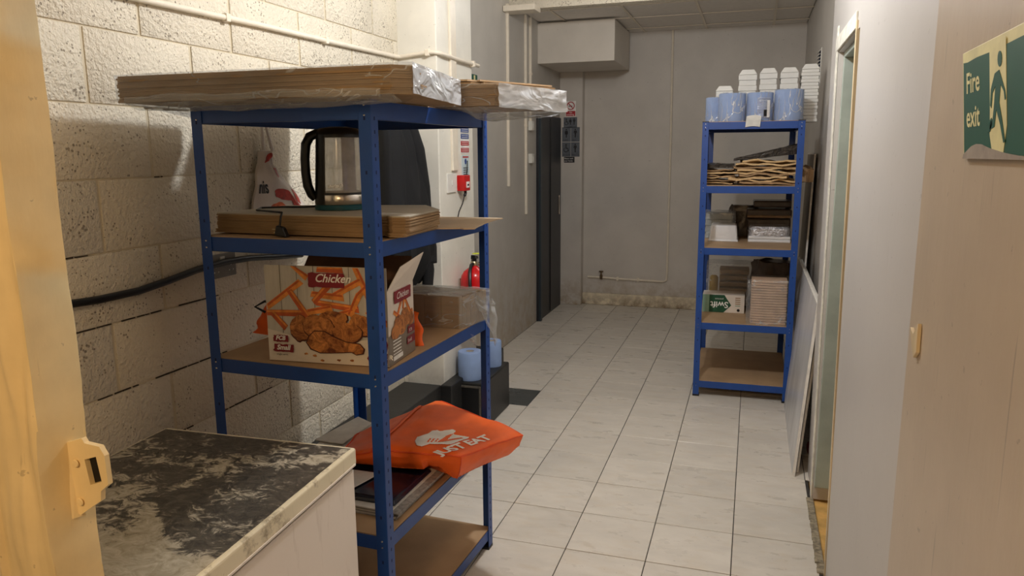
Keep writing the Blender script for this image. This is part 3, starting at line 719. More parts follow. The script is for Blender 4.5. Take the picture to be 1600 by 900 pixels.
# front artwork: u 0..1 across, v 0..1 up the 0.308 m panel
FHt = BHt+.072
def fp(u, v, off=0): return (u*BWd, -.0004-off, th+v*(FHt-th))
def art(fn, pts, mat, off, name='print'): return poly_on(lambda u, v, o: fn(u, v, o), pts, mat, name, t, off, .0002)
for x in (.13, .27, .41, .56, .70, .84): art(fp, [(x, .24), (x+.006, .24), (x+.004, 1), (x-.001, 1)], m_plankline, .0001, 'plank_line')
art(fp, [(0, 0), (1, 0), (1, .30), (.78, .26), (.55, .17), (.35, .19), (.18, .28), (.0, .335)], m_boxwhite, .0004, 'white_base')
def fry(u, v, L, ang, w=.048, mat=None, fn=fp, asp=BWd/FHt, off=.0009):
    c, s = math.cos(ang), math.sin(ang); p = []
    for a, b in ((-.5, -.4), (-.46, .5), (.46, .55), (.5, -.5)):
        x, y = a*L, b*w; p.append((min(.995, max(.004, u+(x*c-y*s))), min(.995, v+(x*s+y*c)*asp)))
    art(fn, p, mat or m_fry, off, 'printed_chip')
    p2 = []
    for a, b in ((-.46, .1), (-.42, .42), (.42, .45), (.46, .15)):
        x, y = a*L, b*w; p2.append((min(.995, max(.004, u+(x*c-y*s))), min(.995, v+(x*s+y*c)*asp)))
    art(fn, p2, m_fry2 if mat is None else m_fry, off+.0003, 'printed_chip')
for i, (u, v, L_, a, mt) in enumerate([(.16, .70, .38, .62, None), (.28, .60, .28, -.95, m_fry2), (.14, .505, .36, .02, m_fry2), (.10, .43, .18, -.8, m_fry2), (.30, .95, .17, -.75, None), (.52, .70, .28, -.08, None), (.47, .72, .20, .8, m_fry2),
                                     (.60, .60, .36, -.12, m_fry2), (.68, .78, .30, .5, None), (.82, .80, .34, -1.15, None), (.86, .82, .26, .75, None), (.90, .66, .22, -1.3, m_fry2), (.92, .50, .20, -.5, None), (.55, .97, .22, 0, m_fry2), (.74, .62, .2, 1.1, None), (.64, .52, .2, .3, None), (.45, .55, .22, .2, None)]):
    fry(u, v, L_, a, .050, mt, off=.0007+.00006*i)
def blob(u, v, ru, rv, seed, mat, off, fn=fp, name='printed_chicken', rot=0, n=26, rough=.09):
    p = []
    for i in range(n):
        a = 2*math.pi*i/n; k = 1+rough*2*N(math.cos(a)*1.8+seed, math.sin(a)*1.8, seed)+rough*.8*N(math.cos(a)*6, math.sin(a)*6, seed)
        x, y = ru*k*math.cos(a), rv*k*math.sin(a); p.append((min(.998, u+x*math.cos(rot)-y*math.sin(rot)), v+x*math.sin(rot)+y*math.cos(rot)))
    art(fn, p, mat, off, name)
for i, (u, v, ru, rv, ro) in enumerate([(.28, .36, .085, .13, 0), (.56, .47, .12, .085, 0), (.78, .42, .09, .11, .2), (.44, .38, .13, .115, -.5), (.67, .33, .12, .10, .4), (.90, .33, .07, .09, 0)]):
    blob(u+.004, v-.008, ru*1.06, rv*1.07, i*3.1, m_crust, .0016+.0004*i, rot=ro)
    blob(u, v, ru, rv, i*3.1, m_chicken, .0018+.0004*i, rot=ro)
# the drumstick in front
art(fp, [(.352, .285), (.40, .342), (.485, .345), (.565, .292), (.66, .245), (.775, .23), (.812, .175), (.80, .122), (.74, .105), (.70, .130), (.62, .12), (.52, .11), (.44, .105), (.36, .14), (.325, .21)], m_crust, .0041, 'printed_outline')  # dark crust outline that sets the drumstick apart
art(fp, [(.36, .28), (.40, .33), (.48, .335), (.56, .28), (.66, .235), (.77, .22), (.80, .175), (.79, .13), (.74, .115), (.70, .14), (.62, .13), (.52, .12), (.44, .115), (.37, .15), (.335, .21)], m_chicken, .0043, 'printed_drumstick')
for i, (u, v) in enumerate([(.32, .09), (.39, .075), (.45, .03), (.59, .04), (.70, .045)]): blob(u, v, .018, .012, i, m_chicken, .0008, rough=.3, n=9, name='printed_crumb')
def brush(fn, u0, u1, v0, v1, mat, off, seed=0):
    p = []; n = 9
    for i in range(n+1): p.append((u0+(u1-u0)*i/n, v0+.012*N(i*1.3, seed)))
    for i in range(1, 6): p.append((u1+.028*abs(N(i*2.1, seed+3))*(1 if i % 2 else .2), v0+(v1-v0)*i/6))
    for i in range(n+1): p.append((u1-(u1-u0)*i/n, v1+.012*N(i*1.3, seed+8)))
    for i in range(1, 6): p.append((u0-.028*abs(N(i*2.1, seed+5))*(1 if i % 2 else .2), v1-(v1-v0)*i/6))
    art(fn, p, mat, off, 'colour_patch')
def bt(s_, u, v, size, off, fn=fp, su=BWd, sv=FHt, mat=m_whiteprint, **k):
    mb, w = decal_text(s_, size, lambda x, y: fn(u+x/su, v+y/sv, off), **k); mb.build('lettering', mat, t)
brush(fp, .375, .665, .79, .935, m_maroon, .0045, 1); bt('Chicken', .425, .845, .036, .0049, shear=.35, bold=.0006)
brush(fp, .055, .175, .205, .275, m_maroon, .0045, 2); bt('FCB', .070, .225, .019, .0049, shear=.25, bold=.0008)
brush(fp, .055, .215, .10, .180, m_maroon, .0045, 3); bt('Small', .075, .122, .022, .0049, shear=.25, bold=.0008)
bt('single serve', .065, .060, .0085, .0010, mat=m_cap)
brush(fp, .845, .99, .045, .27, m_maroon, .0045, 4)
for k, s_ in enumerate(('LIP', 'LICKIN', 'FLAVOUR')): bt(s_, .885-.022*k, .205-.062*k, .021, .0049, shear=.15, bold=.0007, space=.8)
def rp(u, v, off=0): return (BWd+.0004+off, u*BD, th+v*(BHt-th))
art(rp, [(0, 0), (1, 0), (1, .52), (0, .40)], simple('printed_taupe', (128, 116, 104), .5, bump=0), .0002, 'side_base')
for i, (u, v, L_, a) in enumerate([(.45, .74, .4, .9), (.75, .68, .35, -.9), (.35, .62, .35, -.5), (.6, .8, .3, 1.3), (.8, .55, .3, .4)]): fry(u, v, L_, a, .07, None, rp, BD/BHt, .0006+.0001*i)
for i, (u, v) in enumerate([(.35, .52), (.62, .58), (.5, .44), (.8, .50), (.25, .42)]): blob(u, v, .16, .10, i+20, m_chicken, .0014+.0002*i, rp)
brush(rp, .22, .85, .80, .97, m_maroon, .0030, 7); bt('Chicken', .30, .85, .030, .0034, rp, BD, BHt, shear=.35)
brush(rp, .70, .97, .30, .40, m_maroon, .0030, 8); bt('FCB', .74, .32, .014, .0034, rp, BD, BHt)
brush(rp, .66, .97, .15, .26, m_maroon, .0030, 9); bt('Small', .68, .18, .016, .0034, rp, BD, BHt)
for k in range(5): art(rp, [(.15, .30-.045*k), (.45, .30-.045*k), (.45, .315-.045*k), (.15, .315-.045*k)], m_whiteprint, .0006, 'small_print')
art(rp, [(.15, .04), (.5, .04), (.5, .10), (.15, .10)], m_whiteprint, .0006, 'small_print')

# orange pouch slumped behind the box
def pouch(u, v):
    a = u*2*math.pi; w = .375+.0*v; cxx = -1.385+.01*v
    prof = math.sin(math.pi*min(1, v*.9+.1))**.55
    wx_ = w*(.92-.10*v)+.02*N(v*3, math.cos(a)*2); dy = .050*prof*(1-.5*v)
    x = cxx+wx_*math.cos(a); y = 2.235+.03*v+dy*math.sin(a)+.006*N(x*12, v*5, 3)
    z = 1.001+.135*v+.012*N(x*9, 1)*v-(.03*v*abs(math.cos(a))**3)
    return (x, y, z)
m = MB(); m.grid(40, 12, pouch); m.sm = True
m.add([pouch(i/40, 1) for i in range(40)], [tuple(range(40))]); m.add([pouch(i/40, 0) for i in range(40)], [tuple(range(39, -1, -1))])
t = thing('orange_pouch', 'slumped orange fabric bag behind the printed chicken box', 'bag', (0, 0, 0))
m.build('fabric_body', m_orange, t, smooth=True)
MB().tube([(-1.64, 2.20, 1.09), (-1.675, 2.19, 1.11), (-1.64, 2.20, 1.13), (-1.60, 2.21, 1.12)], .005, 6).build('drawcord', m_cable, t)

# wrapped stack of brown trays on the same shelf
q2 = [(-1.30, 2.515), (-1.018, 2.500), (-.975, 2.690), (-1.27, 2.700)]
t = thing('cardboard_pack', 'short stack of brown cardboard in torn clear film beside the chicken box', 'cardboard', (-1.15, 2.6, 1.0005))
l2 = [(x+1.15, y-2.6) for x, y in q2]
for g in range(4):                      # four bundles side by side, leaves on edge
    u0, u1 = g/4+.004, (g+1)/4-.004
    for k in range(7):
        v0, v1 = k/7, (k+1)/7-.01
        def P(u, v): return ((l2[0][0]*(1-u)+l2[1][0]*u)*(1-v)+(l2[3][0]*(1-u)+l2[2][0]*u)*v, (l2[0][1]*(1-u)+l2[1][1]*u)*(1-v)+(l2[3][1]*(1-u)+l2[2][1]*u)*v)
        if g < 3 and k > 3: pass
        MB().prism([P(u0, v0), P(u1, v0), P(u1, v1), P(u0, v1)], 0, .118+random.uniform(-.003, .003)).build('tray_blank', m_card, t)
film_box('torn_film', t, l2, 0, .119, m_film2, out=.006, amp=.010, only=[0, 1, 2, 3], seed=11)
def tail(u, v):
    x = .150+.085*u*math.sin(1.2+v*1.4)+.02*N(v*5, u*3); y = .0+.10*v+.03*N(u*3, 2)
    return (x, y, .11-.20*u*(.6+.4*math.sin(v*5))+.02*N(u*6, v*6, 3))
MB().grid(16, 16, tail).build('film_tail', m_film2, t, smooth=True)
def tail2(u, v):
    x = .11+.055*u+.012*N(v*5, u*3); y = -.085+.03*v+.05*u
    return (x, y, -.004-.06*u*(.5+v)+.012*N(u*6, v*6, 5))
MB().grid(12, 10, tail2).build('film_tail', m_film, t, smooth=True)

# ============================================================ SECOND SHELF: papers, folder, delivery bag
zB = .4785
cols = [m_newsprint, m_paper, m_newsprint, m_paper]
for i in range(6):
    a = random.uniform(-.02, .02); w = .60; cxx, cyy_ = -1.315, 2.36
    L_ = [(-.285, -.34), (.283, -.35), (.275, .31), (-.28, .34)]
    co, si = math.cos(NA+a*.5), math.sin(NA+a*.5)
    P = [(cxx+x*co-y*si+.003*i*(-1)**i, cyy_+x*si+y*co) for x, y in L_]
    o = MB().prism(P, zB+i*.0048, zB+i*.0048+.0042).build('newspaper', cols[i % 4])
    tag(o, ['lowest folded newspaper under the orange delivery bag', 'second white-edged newspaper from the bottom of the pile', 'grey newspaper below the middle of the pile', 'white newspaper above the middle of the pile', 'grey newspaper next to top of the pile', 'topmost newspaper of the pile on the second shelf'][i], 'newspaper', 'newspapers piled on the second shelf')
zN = zB+6*.0048
t = thing('folder', 'glossy navy folder between the newspapers and the orange bag', 'folder', (-1.31, 2.20, zN))
MB().hexa([(-.23, -.16, 0), (.245, -.17, 0), (.25, .12, 0), (-.22, .12, 0), (-.22, -.15, .022), (.235, -.155, .017), (.24, .115, .014), (-.21, .115, .018)]).build('cover', m_navy, t, bevel=.006, seg=3)
MB().hexa([(-.22, -.165, .0235), (.06, -.17, .0235), (.10, .0, .0225), (-.19, .0, .0225), (-.22, -.162, .0255), (.06, -.167, .0265), (.10, .002, .0245), (-.19, .002, .0245)]).build('loose_sheet', m_paper, t)
o = MB().hexa([(-1.635, 2.45, .4955+.013), (-1.50, 2.44, .511), (-1.50, 2.68, .511), (-1.60, 2.74, .5085), (-1.635, 2.45, .512), (-1.50, 2.44, .515), (-1.50, 2.68, .515), (-1.60, 2.74, .512)]).build('paper_sheet', m_paper)
tag(o, 'white paper sheet on the newspapers at the wall side of the shelf', 'paper')

def bagz(x, y): return .610+.010*N(x*4.5, y*4.5, 2)+.005*N(x*13, y*13, 7)-.05*max(0, (-1.22-x))/.2-.015*max(0, (x+.92))/.12
NLc, NRc, FRc = Vector((-1.40, 2.22)), Vector((-.925, 2.262)), Vector((-.792, 2.568))
Lc, Fc = Vector((-1.47, 2.50)), Vector((-1.248, 2.80))
def bagxy(u, v):
    a = NLc.lerp(NRc, u); k = .40
    b = Lc.lerp(Fc, u/k) if u < k else Fc.lerp(FRc, (u-k)/(1-k))
    return a.lerp(b, v)
def bagtop(u, v):
    p = bagxy(u, v); z = bagz(p.x, p.y); e = min(u, 1-u, v, 1-v)
    return (p.x, p.y, z-.010*max(0, 1-e/.05)**2)
t = thing('delivery_bag', 'orange fabric delivery bag with white logo drooping off the second shelf', 'bag', (0, 0, 0))
m = MB(); nu, nv = 40, 28
bz = zN+.028
def bagside(s_, w):
    """s_ along the perimeter 0..1, w 0 top .. 1 bottom"""
    q = s_*4
    u, v = ((q, 0) if q < 1 else (1, q-1) if q < 2 else (3-q, 1) if q < 3 else (0, 4-q))
    p = Vector(bagtop(u, v)); c = Vector((-1.12, 2.5, 0)); zb_ = bz+.004*N(q*3)
    if p.x > -1.02: zb_ = bz-.0+.0-.0 if p.x < -1.0 else max(.482, bz-.035*min(1, (p.x+1.0)/.06))
    h = p.z-zb_; bul = .012*math.sin(math.pi*w); k = -.055*w if (q > .7 and q < 2.2) else -.02*w
    d = Vector((p.x-c.x, p.y-c.y, 0)); d.normalize()
    wr = .008*N(p.x*22+w*3, p.y*22, w*4)*math.sin(math.pi*w)
    return (p.x+d.x*(bul+k+wr), p.y+d.y*(bul+k+wr), p.z-h*w)
m.grid(nu, nv, bagtop); m.grid(120, 8, bagside)
m.add([bagside(i/60, 1) for i in range(60)], [tuple(range(60))])
body = m.build('fabric_body', m_orange, t, smooth=True)
bm = bmesh.new(); bm.from_mesh(body.data); bmesh.ops.remove_doubles(bm, verts=bm.verts, dist=.0008); bmesh.ops.recalc_face_normals(bm, faces=bm.faces); bm.to_mesh(body.data); bm.free()
for s0, s1 in ((0.0, .25), (.25, .5), (.5, .75), (.75, 1.0)):
    pts = [Vector(bagside(s0+(s1-s0)*i/30, .02))+Vector((0, 0, .002)) for i in range(31)]
    MB().tube(pts, .0032, 6).build('piping', m_orange_seam, t)
pts = [Vector(bagside(.252, w/10)) for w in range(11)]; MB().tube(pts, .003, 6).build('corner_seam', m_orange_seam, t)
pts = [Vector(bagtop(.30, i/20))+Vector((0, 0, .003)) for i in range(21)]; MB().tube(pts, .0035, 6).build('zip_seam', m_orange_seam, t)
m = MB(); m.grid(20, 4, lambda u, v: Vector(bagtop(.30+.03*v, u))+Vector((0, 0, .004+.004*math.sin(math.pi*v)+.002*N(u*12)))); m.build('zip_flap', m_orange, t, smooth=True)
# text and logo on top; baseline follows the right-hand edge
o0 = Vector((-.985, 2.225)); e1 = Vector((.42, .907)).normalized(); e1 = Vector((.115, .225)).normalized(); e2 = Vector((-e1.y, e1.x))
def bt2(x, y, off=.0022):
    p = o0+e1*x+e2*y; return (p.x, p.y, bagz(p.x, p.y)+off)
mb, w = decal_text('JUST EAT', .066, bt2, bold=.0022, space=.92); mb.build('lettering', m_whiteprint, t)
LO = Vector((-1.045, 2.385)); l1 = Vector((.84, .38)).normalized(); l1 = Vector((.10, .05)).normalized(); l2v = Vector((-.25, .97)).normalized()
def lg(x, y, off=.0022):
    p = LO+l1*x+l2v*y; return (p.x, p.y, bagz(p.x, p.y)+off)
def logo(pts, mat, off, name):
    mb = MB(); pts = [(x*.095, y*.10) for x, y in pts]
    # fan of small triangles keeps it on the cloth
    cxx = sum(p[0] for p in pts)/len(pts); cyy_ = sum(p[1] for p in pts)/len(pts)
    mb.add([lg(x, y, off) for x, y in pts], [tuple(range(len(pts)))]); mb.build(name, mat, t)
W_ = [(-1, .25), (-.63, .6), (-.53, 1), (-.33, 1.05), (-.22, .88), (.29, .95), (.41, .75), (.35, .45), (.75, .2), (1.0, 0), (.95, -.25), (.45, -.9), (.3, -.92), (-.38, -.7), (-.63, -.95), (-.84, -.8), (-1, -.25)]
def inside(x, y, P):
    c_ = False
    for k in range(len(P)):
        (x1, y1), (x2, y2) = P[k], P[k-1]
        if (y1 > y) != (y2 > y) and x < (x2-x1)*(y-y1)/(y2-y1)+x1: c_ = not c_
    return c_
def draped(P, mat, off, name, n=34):
    """logo shape cut from a fine grid so that it follows the creased cloth"""
    mb = MB(); vs = {}; v = []; f = []
    def vid(a, b):
        if (a, b) not in vs: vs[(a, b)] = len(v); v.append(lg((-1.1+2.2*a/n)*.098, (-1.1+2.2*b/n)*.082, off))
        return vs[(a, b)]
    for a in range(n):
        for b in range(n):
            if inside(-1.1+2.2*(a+.5)/n, -1.1+2.2*(b+.5)/n, P): f.append((vid(a, b), vid(a+1, b), vid(a+1, b+1), vid(a, b+1)))
    mb.add(v, f); mb.build(name, mat, t)
draped(W_, m_whiteprint, .0024, 'house_logo', 60)
draped([(-.14, -.60), (-.02, -.1), (.10, .32), (.36, .52), (.26, .18), (.20, -.22), (.74, -.02), (.80, -.2), (.15, -.52)], m_orange, .0030, 'knife_gap', 60)
for k in range(3): draped([(-.52+k*.14, -.52), (-.46+k*.14, -.54), (-.40+k*.14, -.10), (-.46+k*.14, -.10)], m_orange, .0030, 'fork_gap', 70)

# ============================================================ FAR SHELF CONTENTS
def on(i, x, y, dz=.0032): p = flc(x, y, FLV[i]+dz); return p
# blue paper rolls in clear film, front row on top
GR = 'blue paper rolls on top of the corridor shelving'
for k, (x, y, r, h, lb) in enumerate([(.070, .275, .066, .165, 'blue paper roll in clear film at the corridor side edge of the shelf top'),
                                  (.175, .13, .083, .178, 'blue paper roll in crumpled film beside the folded white label'),
                                  (.345, .13, .080, .178, 'blue paper roll with printed film label, between two plain wrapped rolls'),
                                  (.520, .13, .086, .192, 'tallest film-wrapped blue paper roll, nearest the right wall')]):
    t = thing('paper_roll', lb, 'paper roll', on(4, x, y), 0, GR)
    MB().lathe((0, 0, 0), [(r*.98, 0), (r, .004), (r, h-.004), (r*.97, h), (.022, h-.001), (.021, h-.03)], 28, caps=False).build('roll', m_bluepaper, t)
    MB().lathe((0, 0, 0), [(.0215, .002), (.0215, h-.002)], 16).build('core', m_bluecore, t)
    m = MB()
    def ff(u, v, r=r, h=h, k=k):
        a = u*2*math.pi; q = r*1.035+.007*abs(N(math.cos(a)*3+k, math.sin(a)*3, v*5)); q *= 1-.55*max(0, v-.86)/.14
        return (q*math.cos(a), q*math.sin(a), .001+min(1, v/.88)*(h+.004)+.006*N(math.cos(a)*4, math.sin(a)*4, v*3+k)*(v > .1))
    m.grid(36, 14, ff); m.build('film', m_filmb, t, smooth=True)
    if k == 2:
        MB().grid(8, 4, lambda u, v: ((r*1.11)*math.cos(-1.75+1.0*u), (r*1.11)*math.sin(-1.75+1.0*u), .020+.125*v)).build('film_label', film_mat('printed_label_film', (.85, .9, 1), .30, .3, 10), t, solid=.0006)
        MB().grid(6, 4, lambda u, v: ((r*1.12)*math.cos(-1.28+.42*u), (r*1.12)*math.sin(-1.28+.42*u), .030+.040*v)).build('printed_square', m_cap, t, solid=.0006)
        for s_, zz in (('BLUE', .122), ('ROLL', .104), ('2 PLY', .086)):
            pass
        MB().grid(6, 4, lambda u, v: ((r*1.12)*math.cos(-1.05+.22*u), (r*1.12)*math.sin(-1.05+.22*u), .024+.105*v)).build('white_strip', m_whiteprint, t, solid=.0006)
o = MB().grid(6, 6, lambda u, v: (lambda p: (p.x, p.y+.001*N(u*3, v*3), p.z))(flc(.262+.088*u+.006*v, -.004-.004*math.sin(v*3), 1.792+.068*v+.006*math.sin(u*3))), (0, -.0012, 0)).build('paper_label', m_paper)
tag(o, 'folded white paper label hanging over the top beam of the corridor shelving', 'label')
# stacks of white foam boxes standing behind them
GF = 'white foam box stacks behind the rolls'
def foam_stack(x, y, w, d, h, n, lb, lean=0, z0=0, cat='food box'):
    t = thing('foam_box_stack', lb, cat, on(4, x, y), FA, GF)
    for i in range(n):
        za, zb_ = i*h/n, (i+1)*h/n-.001; e = .004 if i % 2 else 0; q = lean*i/n
        MB().box((-w/2+e+q, -d/2+e, za), (w/2-e+q, d/2-e, zb_)).build('foam_box', m_foam, t, bevel=.003)
    MB().hexa([(-w/2+lean, -d/2, h), (w/2+lean, -d/2, h), (w/2+lean, d/2, h), (-w/2+lean, d/2, h), (-w/2+.022+lean, -d/2+.014, h+.034), (w/2-.020+lean, -d/2+.014, h+.034), (w/2-.020+lean, d/2-.014, h+.034), (-w/2+.022+lean, d/2-.014, h+.034)]).build('foam_lid', m_foam, t, bevel=.004)
foam_stack(.265, .42, .118, .15, .315, 9, 'white foam box stack beside the gap, furthest from the right wall')
foam_stack(.395, .42, .112, .15, .320, 9, 'white foam box stack second from the gap behind the labelled roll')
foam_stack(.525, .40, .112, .15, .318, 9, 'white foam box stack with sloping lid behind the tallest blue roll', .0)
foam_stack(.118, .42, .118, .13, .215, 6, 'low stack of cream foam boxes behind the first two blue rolls')
foam_stack(.653, .40, .112, .15, .335, 16, 'tall ridged stack of foam trays nearest the right wall')

# folded paper bags
def crumple_slab(mb, p, w, d, h, rz, seed, amp=.006, nx=9, ny=6):
    co, si = math.cos(rz), math.sin(rz)
    def f(u, v):
        x, y = (u-.5)*w, (v-.5)*d; z = amp*2*N(x*9+seed, y*7, seed)+amp*.8*N(x*30, y*22, seed)
        x += .006*N(v*6, seed); y += .006*N(u*6, seed+4)
        return (p[0]+x*co-y*si, p[1]+x*si+y*co, p[2]+z)
    return mb.grid(nx, ny, f, lambda q: (0.0, 0.0, h*(.75+.5*abs(N(q[0]*20, q[1]*20, seed)))))
GB1 = 'kraft paper bags in the large bundle'; GB2 = 'kraft paper bags in the small bundle'
zz = .006
for i in range(9):
    h = .0152; x = .405+random.uniform(-.014, .014); y = .19+random.uniform(-.012, .012)
    if i in (2,): x -= .03
    b = crumple_slab(MB(), on(3, x, y, .006+zz), random.uniform(.33, .40), .24, h*.80, FA+random.uniform(-.12, .12), i*3.3, .0095, 14, 8)
    lb = 'folded kraft paper bag in the large bundle on the fourth shelf'
    if i == 0: lb = 'lowest pale kraft paper bag jutting over the beam'
    if i == 8: lb = 'topmost folded kraft paper bag of the large bundle under black bags'
    tag(b.build('paper_bag', m_kraft if i % 3 else m_kraft2, smooth=False), lb, 'paper bag', GB1)
    zz += h+.0018
zz = .006
for i in range(6):
    h = .0135
    b = crumple_slab(MB(), on(3, .112, .24+random.uniform(-.012, .012), .006+zz), .19, .26, h*.6, FA+random.uniform(-.07, .07), i*5.1+40, .007, 12, 8)
    lb = 'folded dull kraft bag in the small bundle beside the corridor-side post'
    if i == 5: lb = 'topmost kraft bag of the small bundle, under dark sleeves'
    tag(b.build('paper_bag', m_kraft2 if i % 2 else m_kraft, smooth=False), lb, 'paper bag', GB2)
    zz += h+.0025
b = crumple_slab(MB(), on(3, .11, .25, .112), .19, .25, .030, FA, 77, .007); tag(b.build('dark_sleeve', m_binbag, smooth=True), 'dark brown folded sleeve on the small kraft bag bundle', 'packaging')
def wedge(u, v):
    x = .20+.40*u; y = .10+.30*v; return tuple(on(3, x, y, .158+.045*u+.010*N(u*5, v*5)))
tag(MB().grid(10, 6, wedge, lambda q: (0, 0, .012+.05*max(0, (q[0]+.13)/.4))).build('black_sack', m_binbag, smooth=True), 'black polythene sack folded over the large kraft bag bundle', 'sack')
b = crumple_slab(MB(), flc(.665, .35, FLV[3]+.02), .07, .30, .10, FA, 91, .006)
tag(b.build('paper_sack', m_kraft2, smooth=False), 'brown paper sack squeezed beside the far shelving and the wall', 'sack')

# third shelf: tubs, silver pack, brown lidded packs
t = thing('tub_stack', 'translucent white plastic tub standing at the front of the third shelf', 'tub', on(2, .150, .46), FA)
MB().prism([(-.088, -.085), (.088, -.085), (.096, .085), (-.096, .085)], 0, .004).build('tub_base', m_tub, t)
m = MB(); m.hexa([(-.098, -.10, 0), (.098, -.10, 0), (.098, .11, 0), (-.098, .11, 0), (-.086, -.088, .116), (.086, -.088, .116), (.086, .10, .116), (-.086, .10, .116)]); m.build('tub_wall', m_tub, t, bevel=.014, seg=4, smooth=True)
MB().box((-.101, -.104, .0), (.101, .113, .012)).build('tub_rim', m_tub, t, bevel=.004)
t = thing('container_stack', 'foggy stacked plastic containers behind the white tub', 'container', on(2, .115, .66), FA)
for i in range(4): MB().hexa([(-.10, -.10, i*.045), (.095, -.10, i*.045), (.095, .10, i*.045), (-.10, .10, i*.045), (-.095, -.095, i*.045+.043), (.09, -.095, i*.045+.043), (.09, .095, i*.045+.043), (-.095, .095, i*.045+.043)]).build('container', simple('foggy_plastic_%d' % 0, (168, 166, 158), .4), t, bevel=.006)
film_box('cloudy_bag', t, [(-.115, -.115), (.105, -.115), (.105, .115), (-.115, .115)], 0, .185, m_film2, out=.004, amp=.012, seed=31, only=[0, 3, 1])
t = thing('silver_pack', 'crinkled silver-wrapped pack beside the white tub on the third shelf', 'pack', on(2, .455, .49), FA)
m = MB()
def sv(u, v, s_=0):
    a = u*2*math.pi; ca, sa = math.cos(a), math.sin(a); rx = .138*(abs(ca)**.35)*(1 if ca > 0 else -1); ry = .12*(abs(sa)**.35)*(1 if sa > 0 else -1)
    k = 1+.035*N(u*14, v*6, 3); z = .042+.066*v; pinch = 1-.10*max(0, v-.75)/.25
    return (rx*k*pinch, ry*k*pinch, z+.003*N(u*20, v*3))
m.grid(48, 8, sv); m.add([sv(i/48, 1) for i in range(48)], [tuple(range(48))]); m.build('silver_wrap', m_silver, t, smooth=True)
MB().box((-.140, -.122, 0), (.140, .122, .020)).build('tray', m_tub, t, bevel=.006); MB().box((-.138, -.12, .021), (.138, .12, .042)).build('tray', m_tub, t, bevel=.006)
t = thing('lidded_pack', 'dark brown film-wrapped packs piled above the silver pack', 'pack', on(2, .455, .755), FA)
for i, (w, dx, h) in enumerate(((.30, 0, .075), (.30, .0, .075), (.31, .0, .07), (.26, .02, .055))):
    MB().box((-w/2+dx, -.13+.008*i, i*.073+.002), (w/2+dx, .125, i*.073+h*.9)).build('brown_tray', m_brownplastic, t, bevel=.010)
MB().box((-.150, -.135, .148), (.150, -.12, .166)).build('tray_edge', m_kraft2, t, bevel=.004)
t = thing('brown_sack', 'dark crumpled sack between the white tub and the brown packs', 'sack', on(2, .30, .84), FA)
def sack(u, v):
    a = u*2*math.pi; r = .10*(1-.35*v)+.02*N(math.cos(a)*2, math.sin(a)*2, v*3); return (r*1.35*math.cos(a)-.02, r*.6*math.sin(a), .225*v+.01*N(u*9, v*5))
m = MB(); m.grid(30, 10, sack); m.add([sack(i/30, 1) for i in range(30)], [tuple(range(30))]); m.add([sack(i/30, 0) for i in range(30)], [tuple(range(29, -1, -1))]); m.build('sack_body', m_brownplastic, t, smooth=True)
MB().grid(8, 10, lambda u, v: (-.30+.04*u+.01*N(u*4, v*5), -.20+.22*u, .004+.17*v+.01*N(v*6, u))).build('film_scrap', m_film2, t, smooth=True)

# second shelf: upside-down box, tray stack, bagged containers
t = thing('glove_box', 'green and white printed carton lying upside down on the second shelf', 'carton', on(1, .171, .43), FA)
GW, GD, GH = .286, .16, .128
MB().box((-GW/2, -GD/2, 0), (GW/2, GD/2, GH)).build('carton_body', m_boxwhite, t, bevel=.002)
def gp(u, v, off=0): return (-GW/2+u*GW, -GD/2-.0004-off, v*GH)
art(gp, [(.0, .01), (.17, .01), (.17, .99), (.0, .99)], simple('pale_green_print', (140, 172, 150), .5, bump=0), .0002, 'pale_green_end')
art(gp, [(.16, .01), (.51, .01), (.69, .42), (.52, .99), (.16, .99)], m_green, .0004, 'green_arrow')
mb, w = decal_text('Swift', .062, lambda x, y: gp(.62-x/GW*1.0, .60-y/GH, .0012), bold=.001); mb.build('lettering', m_whiteprint, t)
mb, w = decal_text('premium', .016, lambda x, y: gp(.50-x/GW, .80-y/GH, .0012)); mb.build('lettering', m_whiteprint, t)
blob(.86, .16, .035, .08, 3, m_cap, .0008, gp, 'round_mark', rough=.01)
for k in range(5): art(gp, [(.78, .38+.11*k), (.90, .38+.11*k), (.90, .43+.11*k), (.78, .43+.11*k)], simple('grey_green_print', (150, 170, 146), .5, bump=0) if k == 0 else m_kraft2, .0006, 'small_print')
for o in [x for x in bpy.data.objects if x.parent and x.parent.name.startswith('chicken_box') and x.name.startswith(('pale_green_end', 'green_arrow', 'round_mark', 'small_print'))]: pass
t = thing('tray_stack', 'tall stack of pale brown trays in a clear bag at the shelf front', 'tray', on(1, .462, .13), FA)
for i in range(17):
    e = .003*N(i*3.3); MB().hexa([(-.108+e, -.085, i*.0172), (.108+e, -.085, i*.0172), (.108+e, .085, i*.0172), (-.108+e, .085, i*.0172), (-.113+e, -.09, i*.0172+.0145), (.113+e, -.09, i*.0172+.0145), (.113+e, .09, i*.0172+.0145), (-.113+e, .09, i*.0172+.0145)]).build('tray', simple('pulp_tray', (206, 176, 150), .8) if i == 0 else bpy.data.materials['pulp_tray'], t, bevel=.002, seg=1)
film_box('clear_bag', t, [(-.130, -.10), (.118, -.10), (.118, .10), (-.130, .10)], 0, .295, m_film, out=.004, amp=.016, seed=17, top=False)
t = thing('wood_tray_stack', 'brown slatted trays in clear film behind the upside-down carton', 'tray', on(1, .235, .70), FA)
for i in range(6): MB().box((-.105, -.09, i*.047+.002), (.105, .09, i*.047+.036)).build('tray', m_kraft2, t, bevel=.006)
MB().lathe((-.145, -.03, 0), [(.030, 0), (.032, .01), (.032, .20), (.02, .215)], 18).build('yellow_tub', simple('yellow_plastic', (196, 160, 60), .4), t)
